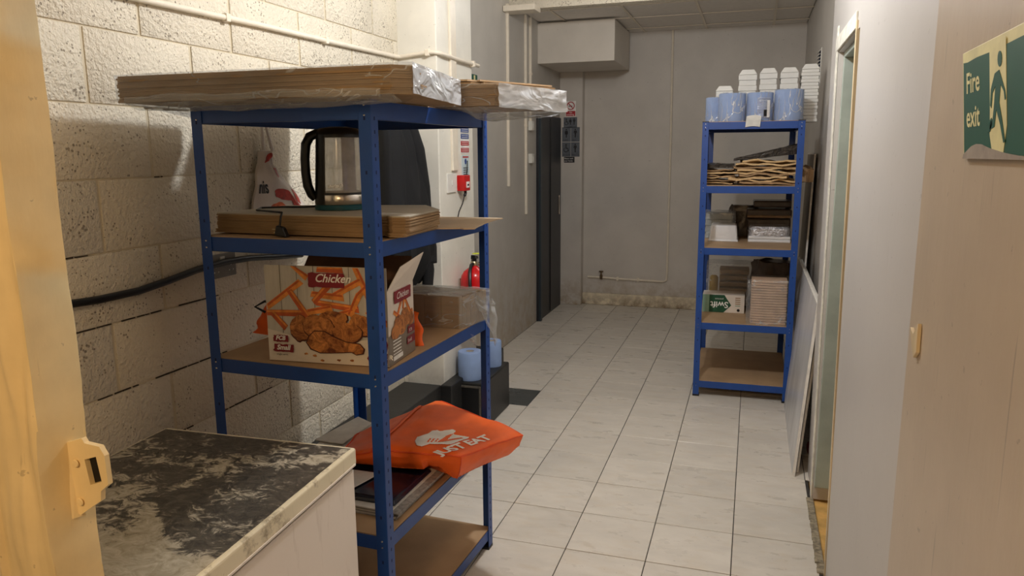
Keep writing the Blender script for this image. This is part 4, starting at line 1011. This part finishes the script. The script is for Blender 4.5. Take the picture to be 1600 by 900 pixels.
film_box('cloudy_bag', t, [(-.19, -.12), (.125, -.12), (.125, .12), (-.19, .12)], 0, .31, m_film2, out=.004, amp=.012, seed=23, only=[0, 1, 3])
t = thing('dark_sack', 'dark crumpled sack behind the bagged tray stack on the second shelf', 'sack', on(1, .49, .50), FA)
m = MB()
def sk2(u, v):
    a = u*2*math.pi; r = .12+.02*N(math.cos(a)*3, math.sin(a)*3, v*4); return (r*1.15*math.cos(a), r*.9*math.sin(a), .36*v+.03*N(u*9, v*6)*v)
m.grid(30, 12, sk2); m.add([sk2(i/30, 1) for i in range(30)], [tuple(range(30))]); m.add([sk2(i/30, 0) for i in range(30)], [tuple(range(29, -1, -1))]); m.build('sack_body', m_brownplastic, t, smooth=True)

# ============================================================ THINGS ON THE WALLS
t = thing('extension_cable', 'thick black cable sagging along the block wall into the socket', 'cable', (-1.88, 1.5, 1.22))
MB().tube([(.0, y-1.5, z-1.22) for y, z in ((.9, 1.262), (1.3, 1.238), (1.56, 1.224), (1.72, 1.214), (1.88, 1.213), (2.02, 1.226), (2.146, 1.241), (2.30, 1.249), (2.45, 1.243), (2.62, 1.225), (2.8, 1.21))], .0125, 10).build('cable_sheath', m_cable, t)
t = thing('socket', 'grey double wall socket behind the shelving post', 'socket', (-1.902, 2.30, 1.235))
MB().box((0, -.078, -.046), (.010, .078, .044)).build('faceplate', simple('dusty_grey_plastic', (120, 116, 110), .4), t, bevel=.003)
MB().box((.010, -.012, .008), (.014, .012, .034)).build('switch', m_plug, t, bevel=.001)
for yy in (-.035, .048):
    for dy, dz, h in ((0, .004, .010), (-.011, -.018, .006), (.011, -.018, .006)): MB().box((.0099, yy+dy-.0025, dz-h/2-.004), (.0108, yy+dy+.0025, dz+h/2-.004)).build('pin_slot', m_plug, t)
t = thing('wall_conduit', 'cream painted conduit running along the block wall and round the pillar', 'conduit', (-1.88, 2, 2.15))
MB().tube([(-.008, y-2, z-2.15) for y, z in ((.6, 2.10), (1.4, 2.121), (2.03, 2.136), (2.6, 2.149), (3.2, 2.156), (3.78, 2.166), (3.845, 2.168))]+[(.018, 1.852, .020), (.05, 1.850, .024), (.17, 1.850, .034), (.20, 1.852, .034), (.222, 1.868, .031), (.227, 1.90, .030), (.227, 2.10, .026), (.227, 2.28, .026), (.227, 2.47, .026)], .011, 10).build('conduit_pipe', m_conduit, t)
for y, z in ((2.42, 2.145), (3.1, 2.155)): MB().box((-.022, y-2-.012, z-2.15-.015), (.005, y-2+.012, z-2.15+.015)).build('saddle_clip', m_conduit, t, bevel=.003)
MB().box((.205, 2.36, .008), (.24, 2.385, .044)).build('saddle_clip', m_conduit, t, bevel=.003); MB().box((.15, 1.838, .016), (.175, 1.868, .050)).build('saddle_clip', m_conduit, t, bevel=.003)
o = MB().box((-1.671, 4.035, 1.545), (-1.655, 4.115, 3.05)).build('cable_trunking', m_conduit, bevel=.003); tag(o, 'upright cream cable trunking down the bright side of the pillar', 'trunking')
t = thing('switch_plate', 'white wall switch plate beside the red call point', 'switch', (-1.671, 4.03, 1.475))
MB().box((0, -.068, -.055), (.009, .068, .055)).build('faceplate', m_plug, t, bevel=.002); MB().box((.009, -.010, -.014), (.013, .010, .014)).build('rocker', m_plug, t, bevel=.001)
t = thing('fire_call_point', 'red fire alarm call point on the pillar', 'call point', (-1.671, 4.165, 1.470))
MB().box((0, -.046, -.046), (.05, .046, .046)).build('housing', m_redplastic, t, bevel=.004)
MB().box((.05, -.020, -.028), (.053, .026, .008)).build('break_panel', m_whiteprint, t, bevel=.001); MB().box((.0535, -.010, -.016), (.054, .016, -.006)).build('mark', m_cap, t)
MB().tube([(.03, .012, -.046), (.032, .010, -.062), (.03, .0, -.075)], .009, 8).build('gland', m_cap, t)
MB().tube([(.03, .0, -.07), (.028, -.03, -.12), (.022, -.075, -.165), (.02, -.09, -.20), (.018, -.10, -.24)], .0035, 6).build('cable_tail', m_cable, t)
MB().tube([(.02, .046, .02), (.02, .075, .07), (.015, .095, .13)], .003, 6).build('cable_tail', m_cable, t)
x = -1.6705
def xd(y0, y1, z0, z1, name, mat, par, off=0): return MB().box((x+off, y0, z0), (x+off+.0012, y1, z1)).build(name, mat, par)
STK = [(1.795, 1.768, m_signblue, 'blue notice sticker, topmost of the four small notices on the pillar', 'FIRE DOOR'), (1.757, 1.730, m_signblue, 'blue notice sticker second from the top on the pillar', 'KEEP SHUT'), (1.716, 1.690, m_signred, 'red notice sticker below the two blue ones', 'FIRE ACTION'), (1.676, 1.650, m_signred, 'lowest red notice sticker above the white fire notice', 'ALARM')]
for z1_, z0_, mt, lb, tx in STK:
    t = thing('notice_sticker', lb, 'sticker', (0, 0, 0), 0, 'small safety stickers on the pillar')
    xd(4.185, 4.325, z0_-.008, z1_+.006, 'backing', m_whiteprint, t); xd(4.19, 4.32, z0_, z1_, 'colour_band', mt, t, .0013)
    for k in range(2):
        for j in range(5): xd(4.205+j*.021, 4.205+j*.021+.014, z0_+.006+.011*k, z0_+.0095+.011*k, 'print', m_whiteprint, t, .0026)
t = thing('fire_notice', 'white fire notice with blue drop symbol over the call point', 'notice', (0, 0, 0))
xd(4.20, 4.325, 1.505, 1.632, 'backing', simple('pale_notice', (200, 216, 220), .4, bump=0), t)
MB().lathe((x+.0012, 4.262, 1.595), [(.017, 0), (.017, .001)], 16, 'x').build('drop_symbol', m_signblue, t)
xd(4.215, 4.31, 1.618, 1.626, 'red_heading', m_signred, t, .0014)
for k in range(4): xd(4.225, 4.30, 1.515+.013*k, 1.521+.013*k, 'print', m_signgrey, t, .0014)

# extinguisher
EX, EY = -1.575, 4.13
t = thing('fire_extinguisher', 'red fire extinguisher with black hose on the pillar beside shelf', 'extinguisher', (EX, EY, .46))
MB().lathe((0, 0, 0), [(.02, .14), (.078, .145), (.083, .16), (.083, .43), (.078, .46), (.062, .485), (.038, .503), (.024, .512), (.018, .52)], 32).build('cylinder', m_red, t)
MB().box((-.094, -.02, .36), (-.083, .02, .44)).build('bracket', m_steel, t, bevel=.002)
MB().lathe((0, 0, .0), [(.084, .24), (.0843, .25), (.0843, .36), (.084, .37)], 32, caps=False).build('label_band', m_whiteprint, t)
MB().lathe((0, 0, .518), [(.017, 0), (.021, .004), (.021, .022), (.014, .03)], 20).build('valve', m_brass, t)
MB().lathe((0, 0, .54), [(.014, 0), (.017, .008), (.015, .026)], 16).build('valve_head', m_black, t)
MB().hexa([(-.014, -.02, .560), (.014, -.02, .560), (.012, .05, .556), (-.012, .05, .556), (-.012, -.02, .586), (.012, -.02, .586), (.010, .045, .572), (-.010, .045, .572)]).build('lever', m_black, t, bevel=.003)
MB().lathe((.0, .038, .585), [(.024, 0), (.024, .003)], 18, 'z').build('safety_tag', m_yellow, t)
MB().lathe((.02, .03, .527), [(.013, 0), (.014, .008), (.010, .010)], 14, 'x').build('gauge', m_steel, t)
MB().tube([(.0, -.015, .532), (.0, -.05, .528), (.01, -.095, .50), (.02, -.125, .44), (.03, -.14, .34), (.03, -.125, .24), (.03, -.10, .18)], .0105, 8).build('hose', m_cable, t)

# blue paper rolls on the black plinth
for (x_, y_, zt_, r, h, lb) in ((-1.578, 4.045, .300, .073, .172, 'blue paper roll standing on the black plinth in front of the pillar'), (-1.545, 4.345, .300, .062, .165, 'blue paper roll on the black plinth half hidden by the shelving post')):
    t = thing('paper_roll', lb, 'paper roll', (x_, y_, zt_), 0, 'blue paper rolls on the black plinth')
    MB().lathe((0, 0, 0), [(.03, 0), (r*.98, .001), (r, .006), (r*1.01, h*.5), (r, h-.006), (r*.95, h), (.026, h), (.024, h-.05), (.001, h-.051)], 32, caps=False).build('roll', m_bluepaper, t)
    MB().lathe((0, 0, 0), [(.0245, h-.045), (.0235, h-.002)], 18, caps=False).build('core', m_bluecore, t, solid=.001)

# printed sack and coats hanging on the block wall
t = thing('printed_sack', 'white sack with red food print hanging on the block wall', 'sack', (-1.885, 2.66, 1.75))
def sackp(u, v, off=0):
    # v 0 bottom .. 1 top; a limp bag drawn together at the top
    yl = -.20+.085*v; yr = .33-.44*v**.8+.05*math.sin(math.pi*v)
    if v > .8: yr = yl+.06+.12*(1-v)
    y = yl+(yr-yl)*u; z = -.42+.33*v-.02*u*(1-v)-.10*max(0, u-.6)*(v-.3)
    fold = .030*math.sin(math.pi*u)+.012*N(u*5+v*2, v*4, 2)
    return (.012+fold+off, y, z)
m = MB(); m.grid(26, 20, sackp, (-.010, 0, 0)); m.build('sack_cloth', m_tote, t, smooth=True)
for (y0, z0, y1, z1) in ((-.115, -.09, -.095, .07), (-.055, -.09, -.090, .07)):
    MB().tube([(.03, y0, z0), (.022, (y0*.5+y1*.5), z0*.5+z1*.5), (.012, y1, z1)], [.010, .008, .006], 8, .5).build('strap', m_tote, t)
MB().lathe((.0, -.092, .07), [(.006, -.012), (.005, .03), (.008, .032)], 10, 'x').build('hook', m_steel, t)
def sblob(u, v, ru, rv, seed, mat, rot=0, rough=.15):
    p = []
    for i in range(20):
        a = 2*math.pi*i/20; k = 1+rough*2*N(math.cos(a)*1.8+seed, math.sin(a)*1.8, seed); xx, yy = ru*k*math.cos(a), rv*k*math.sin(a)
        p.append((min(.98, max(.02, u+xx*math.cos(rot)-yy*math.sin(rot))), min(.98, max(.02, v+xx*math.sin(rot)+yy*math.cos(rot)))))
    mb = MB(); mb.add([sackp(a, b, .002) for a, b in p]+[sackp(u, v, .004)], [(i, (i+1) % 20, 20) for i in range(20)]); return mb
m_redprint = simple('red_food_print', (166, 52, 42), .5, var=.35, scale=40, bump=0); m_orangeprint = simple('orange_food_print', (206, 100, 56), .5, var=.35, scale=60, bump=0)
for i, (u, v, ru, rv, mt, ro) in enumerate([(.52, .76, .09, .07, m_redprint, 0), (.50, .48, .20, .07, m_redprint, -.1), (.72, .34, .07, .16, m_redprint, .5), (.36, .24, .16, .14, m_orangeprint, 0), (.52, .12, .16, .08, m_orangeprint, 0), (.86, .46, .08, .10, m_redprint, 0), (.35, .92, .2, .04, m_redprint, .2), (.28, .10, .06, .10, m_orangeprint, 0)]):
    sblob(u, v, ru, rv, i*4.2, mt, ro).build('food_print', mt, t)
def st(x_, y_):
    u = .05+(x_*.25+y_*.0)/.33*1.0; v = .52+y_/.33; p = sackp(min(.95, u), min(.95, v), .003); return p
mb, w = decal_text('nis', .085, lambda x_, y_: sackp(.03+x_*1.9, .50+y_*2.6, .003), bold=.002); mb.build('lettering', m_cap, t)

def garment(name, label, cy_, xo, secs, seed, cat='coat', fold=.024, nf=9):
    """secs: (z, half width in y, half depth in x, shift y)"""
    t = thing(name, label, cat, (-1.895, cy_, 1.0))
    m = MB(); nu = 64
    def f(u, v):
        q = v*(len(secs)-1); i = min(int(q), len(secs)-2); w_ = q-i; a_, b_ = secs[i], secs[i+1]
        z, hw, hd, sy_ = [a_[k]*(1-w_)+b_[k]*w_ for k in range(4)]
        a = u*2*math.pi; k = 1+fold/hd*(math.sin(a*nf+2*N(v*3, seed))*.5+N(math.cos(a)*4+seed, math.sin(a)*4, v*4))
        return (xo+hd*(1+k*math.sin(a))*.98+.002 if False else xo+hd+hd*k*math.sin(a), sy_+hw*math.cos(a)*(1+.06*N(v*5, math.sin(a)*2, seed)), z-1.0)
    m.grid(nu, 26, f); m.add([f(i/nu, 0) for i in range(nu)], [tuple(range(nu))]); m.add([f(i/nu, 1) for i in range(nu)], [tuple(range(nu))])
    m.build('coat_body', m_coat, t, smooth=True); return t
t = garment('hanging_coat', 'long black coat hanging beside the pillar behind the shelving', 3.62, .02, [(1.86, .05, .04, -.03), (1.82, .11, .06, -.02), (1.70, .15, .075, .0), (1.50, .18, .085, .01), (1.33, .215, .095, .02), (1.18, .22, .10, .04), (1.08, .21, .10, .05), (1.0, .16, .085, .06), (.93, .10, .06, .05)], 3)
MB().tube([(.13, .06, .80), (.15, .11, .66), (.16, .15, .46), (.165, .165, .26), (.18, .19, .12), (.19, .17, .04)], [.05, .055, .052, .048, .045, .042], 14, .8).build('sleeve', m_coat, t)
MB().tube([(.17, .14, .10), (.18, .155, .0), (.175, .15, -.10)], [.05, .045, .04], 12, .7).build('sleeve', m_coat, t)

# green sign, conduits and boxes on the grey corridor wall
t = thing('exit_sign', 'small green exit sign high on the grey corridor wall', 'sign', (-1.98, 5.22, 2.18))
MB().box((0, -.085, -.030), (.004, .095, .030)).build('sign_board', m_signgreen, t)
MB().box((.0042, .02, -.024), (.005, .05, .024)).build('door_symbol', m_signcream, t); MB().box((.0042, -.05, -.018), (.005, -.03, .014)).build('figure_symbol', m_signcream, t)
GC = 'white conduits down the grey corridor wall'
for yy, z0, z1_, lb in ((6.02, 1.365, 2.835, 'white conduit ending at mid height, nearest of the corridor wall conduits'), (6.53, 1.09, 2.835, 'white conduit running down past the small boxes on corridor wall'), (6.68, 1.93, 2.835, 'white conduit feeding the small white box beside the dark door')):
    t = thing('vertical_conduit', lb, 'conduit', (-1.98, yy, z0), 0, GC)
    MB().box((0, -.013, 0), (.022, .013, z1_-z0)).build('conduit_run', m_conduit, t, bevel=.003)
    MB().box((0, -.02, (z1_-z0)*.45), (.026, .02, (z1_-z0)*.45+.02)).build('clip', m_conduit, t, bevel=.002)
for z0, lb in ((1.845, 'upper small white box on conduit beside the dark door'), (1.55, 'lower small white box on conduit beside the dark door')):
    t = thing('junction_box', lb, 'junction box', (-1.98, 6.68, z0), 0, 'small white boxes beside the dark door')
    MB().box((0, -.04, 0), (.035, .04, .085)).build('housing', m_plug, t, bevel=.004); MB().box((.035, -.016, .02), (.039, .016, .06)).build('rocker', m_plug, t, bevel=.001)
t = thing('trunking_box', 'white trunking box under the ceiling over the corridor wall', 'trunking', (-1.97, 6.02, 2.76)); MB().box((-.005, -.10, .0), (.26, .075, .045)).build('housing', m_conduit, t, bevel=.004)

# washroom signs on the corner pillar
def ys(x0_, x1_, z0_, z1_, name, mat, par, off=0): return MB().box((x0_, 7.7985-off-.001, z0_), (x1_, 7.7985-off, z1_)).build(name, mat, par)
t = thing('no_smoking_sign', 'red ringed prohibition sign over a red panel on the corner pillar', 'sign', (0, 0, 0))
ys(-1.915, -1.805, 2.015, 2.175, 'backing', m_whiteprint, t)
m = MB(); n = 28
v = []; f = []
for i in range(n):
    a = 2*math.pi*i/n
    for r in (.034, .043): v.append((-1.86+r*math.cos(a), 7.7965, 2.125+r*math.sin(a)))
for i in range(n): f.append((2*i, 2*i+1, (2*i+3) % (2*n), (2*i+2) % (2*n)))
m.add(v, f); m.build('red_ring', m_signred, t, solid=.0008)
m = MB(); m.extr([(-1.888, 7.7962, 2.150), (-1.882, 7.7962, 2.156), (-1.832, 7.7962, 2.100), (-1.838, 7.7962, 2.094)], (0, -.0006, 0)); m.build('red_bar', m_signred, t)
m = MB(); m.extr([(-1.882, 7.7968, 2.118), (-1.842, 7.7968, 2.118), (-1.842, 7.7968, 2.126), (-1.882, 7.7968, 2.126)], (0, -.0004, 0)); m.build('cigarette', m_cap, t)
ys(-1.91, -1.81, 2.02, 2.072, 'red_panel', m_signred, t, .0012)
for k, s_ in enumerate(('No', 'smoking')):
    mb, w = decal_text(s_, .024, lambda a, b, k=k: (-1.86+a-(.015 if k == 0 else .043), 7.7958, 2.050-.022*k+b)); mb.build('lettering', m_whiteprint, t)
def person(cx_, cz, h, par, skirt=False, mat=m_signblack):
    MB().lathe((cx_, 7.7958, cz+h*.40), [(h*.09, -.0005), (h*.09, .0005)], 12, 'y').build('person_symbol', mat, par)
    p = [(-.16, .28), (.16, .28), (.2, -.0), (.12, -.0), (.10, .12), (.2 if skirt else .10, -.15), (.07, -.15), (.07, -.5), (-.07, -.5), (-.07, -.15), (-.2 if skirt else -.10, -.15), (-.10, .12), (-.12, -.0), (-.2, -.0)]
    m = MB(); m.extr([(cx_+a*h, 7.7962, cz+b*h) for a, b in p], (0, -.0008, 0)); m.build('person_symbol', mat, par)
def wheel(cx_, cz, h, par, mat=m_signblack):
    MB().lathe((cx_, 7.7958, cz+h*.36), [(h*.09, -.0005), (h*.09, .0005)], 12, 'y').build('wheelchair_symbol', mat, par)
    v = []; f = []
    for i in range(15):
        a = 2.2+i*.3
        for r in (.20, .28): v.append((cx_-.02*h+r*h*math.cos(a), 7.7962, cz-.18*h+r*h*math.sin(a)))
    f = [(2*i, 2*i+1, 2*i+3, 2*i+2) for i in range(14)]; m = MB(); m.add(v, f); m.build('wheelchair_symbol', mat, par, solid=.0006)
    m = MB(); m.extr([(cx_+a*h, 7.7962, cz+b*h) for a, b in ((-.06, .26), (.05, .26), (.05, .02), (.24, .02), (.34, -.35), (.26, -.38), (.18, -.08), (-.06, -.08))], (0, -.0006, 0)); m.build('wheelchair_symbol', mat, par)
t = thing('washroom_sign', 'grey washroom sign with three figures below the prohibition sign', 'sign', (0, 0, 0), 0, 'grey washroom signs on the corner pillar')
ys(-1.935, -1.79, 1.90, 2.008, 'plate', m_signgrey, t); wheel(-1.905, 1.962, .075, t); person(-1.862, 1.966, .07, t, True); person(-1.822, 1.966, .07, t)
mb, w = decal_text('Toilets', .020, lambda a, b: (-1.895+a, 7.7958, 1.906+b)); mb.build('lettering', m_signblack, t)
for x0_, z0_, kind, tx, lb in ((-1.952, 1.755, 1, 'Ladies', 'grey sign with skirted figure, upper row toward the dark door'), (-1.855, 1.755, 0, 'Gents', 'grey sign with plain figure, upper row away from the dark door'), (-1.952, 1.60, 2, 'Accessible', 'grey sign with wheelchair figure, lower row'), (-1.855, 1.60, 0, 'Baby', 'grey sign with small figure, lower row beside the wheelchair sign')):
    t = thing('washroom_sign', lb, 'sign', (0, 0, 0), 0, 'grey washroom signs on the corner pillar')
    ys(x0_, x0_+.094, z0_, z0_+.150, 'plate', m_signgrey, t)
    if kind == 2: wheel(x0_+.045, z0_+.09, .095, t)
    else: person(x0_+.047, z0_+.09, .09, t, kind == 1)
    mb, w = decal_text(tx, .019, lambda a, b: (x0_+.012+a, 7.7958, z0_+.014+b)); mb.build('lettering', m_signblack, t)
t = thing('hand_wash_sign', 'small dark blue notice with white lines under the washroom signs', 'sign', (0, 0, 0))
ys(-1.93, -1.815, 1.538, 1.598, 'plate', m_signblack, t)
for k, s_ in enumerate(('Please wash', 'your hands')):
    mb, w = decal_text(s_, .020, lambda a, b: (-1.925+a, 7.7958, 1.574-.024*k+b)); mb.build('lettering', m_whiteprint, t)

# back wall pipe with valve
t = thing('wall_pipe', 'thin painted pipe dropping down the back wall then along the skirting', 'pipe', (-.83, 7.9, .28))
MB().tube([(-.008, -.006, 2.56), (.002, -.006, 1.5), (.004, -.006, .08), (.0, -.006, .02), (-.03, -.006, .004), (-.5, -.006, .012), (-.70, -.006, .022), (-.85, -.006, .022)], .011, 8).build('pipe_run', m_conduit, t)
for x_ in (-.52, -.3): MB().box((x_-.012, -.022, -.006), (x_+.012, .008, .032)).build('saddle_clip', m_conduit, t, bevel=.003)
MB().lathe((-.70, -.01, .022), [(.014, -.02), (.018, 0), (.014, .03), (.006, .035), (.006, .06), (.025, .062), (.025, .07)], 12).build('stop_valve', simple('aged_brass', (110, 92, 66), .5, .6), t)

# louvre vent on the right corridor wall
t = thing('wall_vent', 'tall white louvred vent high on the right corridor wall', 'vent', (.42, 5.98, 2.21))
MB().box((-.006, -.10, -.155), (0, .10, .155)).build('vent_frame', m_plug, t, bevel=.002); MB().box((-.0065, -.085, -.14), (-.0062, .085, .14)).build('vent_void', m_slot, t)
for k in range(12):
    z = -.132+k*.0235; MB().hexa([(-.022, -.085, z), (-.007, -.085, z+.010), (-.007, .085, z+.010), (-.022, .085, z), (-.022, -.085, z+.003), (-.007, -.085, z+.0135), (-.007, .085, z+.0135), (-.022, .085, z+.003)]).build('slat', m_plug, t)

# boards leaning against the right wall
def lean_board(lb, x0_, x1_, yb0, yb1, yt0, yt1, h, th_, mat, name='leaning_board'):
    t = thing(name, lb, 'board', (x0_, yb0, 0))
    P = lambda x_, y_, z_: (x_-x0_, y_-yb0, z_)
    MB().hexa([P(x0_, yb0, 0), P(x0_+th_, yb0, 0), P(x0_+th_, yb1, 0), P(x0_, yb1, 0), P(x1_, yt0, h), P(x1_+th_, yt0, h), P(x1_+th_, yt1, h), P(x1_, yt1, h)]).build('panel_face', mat, t, bevel=.0015)
    d = Vector((x1_-x0_, yt0-yb0, h))
    m = MB(); m.hexa([P(x0_-.001, yb0-.004, 0), P(x0_+th_+.001, yb0-.004, 0), P(x0_+th_+.001, yb0+.004, 0), P(x0_-.001, yb0+.004, 0), P(x1_-.001, yt0-.004, h), P(x1_+th_+.001, yt0-.004, h), P(x1_+th_+.001, yt0+.004, h), P(x1_-.001, yt0+.004, h)])
    m.build('edge_strip', m_paneledge, t)
    MB().hexa([P(x1_-.001, yt0, h-.004), P(x1_+th_+.001, yt0, h-.004), P(x1_+th_+.001, yt1, h-.004), P(x1_-.001, yt1, h-.004), P(x1_-.001, yt0, h+.002), P(x1_+th_+.001, yt0, h+.002), P(x1_+th_+.001, yt1, h+.002), P(x1_-.001, yt1, h+.002)]).build('edge_strip', m_paneledge, t)
    return t
lean_board('marbled grey panel leaning on the right wall beside the doorway, front one', .262, .335, 3.84, 4.96, 3.955, 5.72, .885, .012, m_panel)
lean_board('second thinner panel leaning on the wall behind the marbled one', .284, .356, 3.90, 4.97, 3.99, 5.74, .865, .010, m_paneledge)
lean_board('tall narrow board standing between the shelving and the right wall', .352, .395, 5.55, 6.25, 5.62, 6.3, 1.62, .010, simple('gap_shaded_board', (126, 116, 102), .7))  # board colour darkened to carry the shade of this gap
t = thing('red_bag', 'dark red crumpled bag in the gap behind the leaning boards', 'bag', (.345, 4.12, 0))
m = MB(); m.grid(12, 8, lambda u, v: (.03+.03*math.sin(u*6.28)*math.sin(math.pi*v*.9+.2), .10*math.cos(u*6.28)*math.sin(math.pi*v*.9+.2), .002+.10*v+.01*N(u*6, v*4))); m.build('bag_body', simple('dark_red_cloth', (120, 24, 22), .6), t, smooth=True)
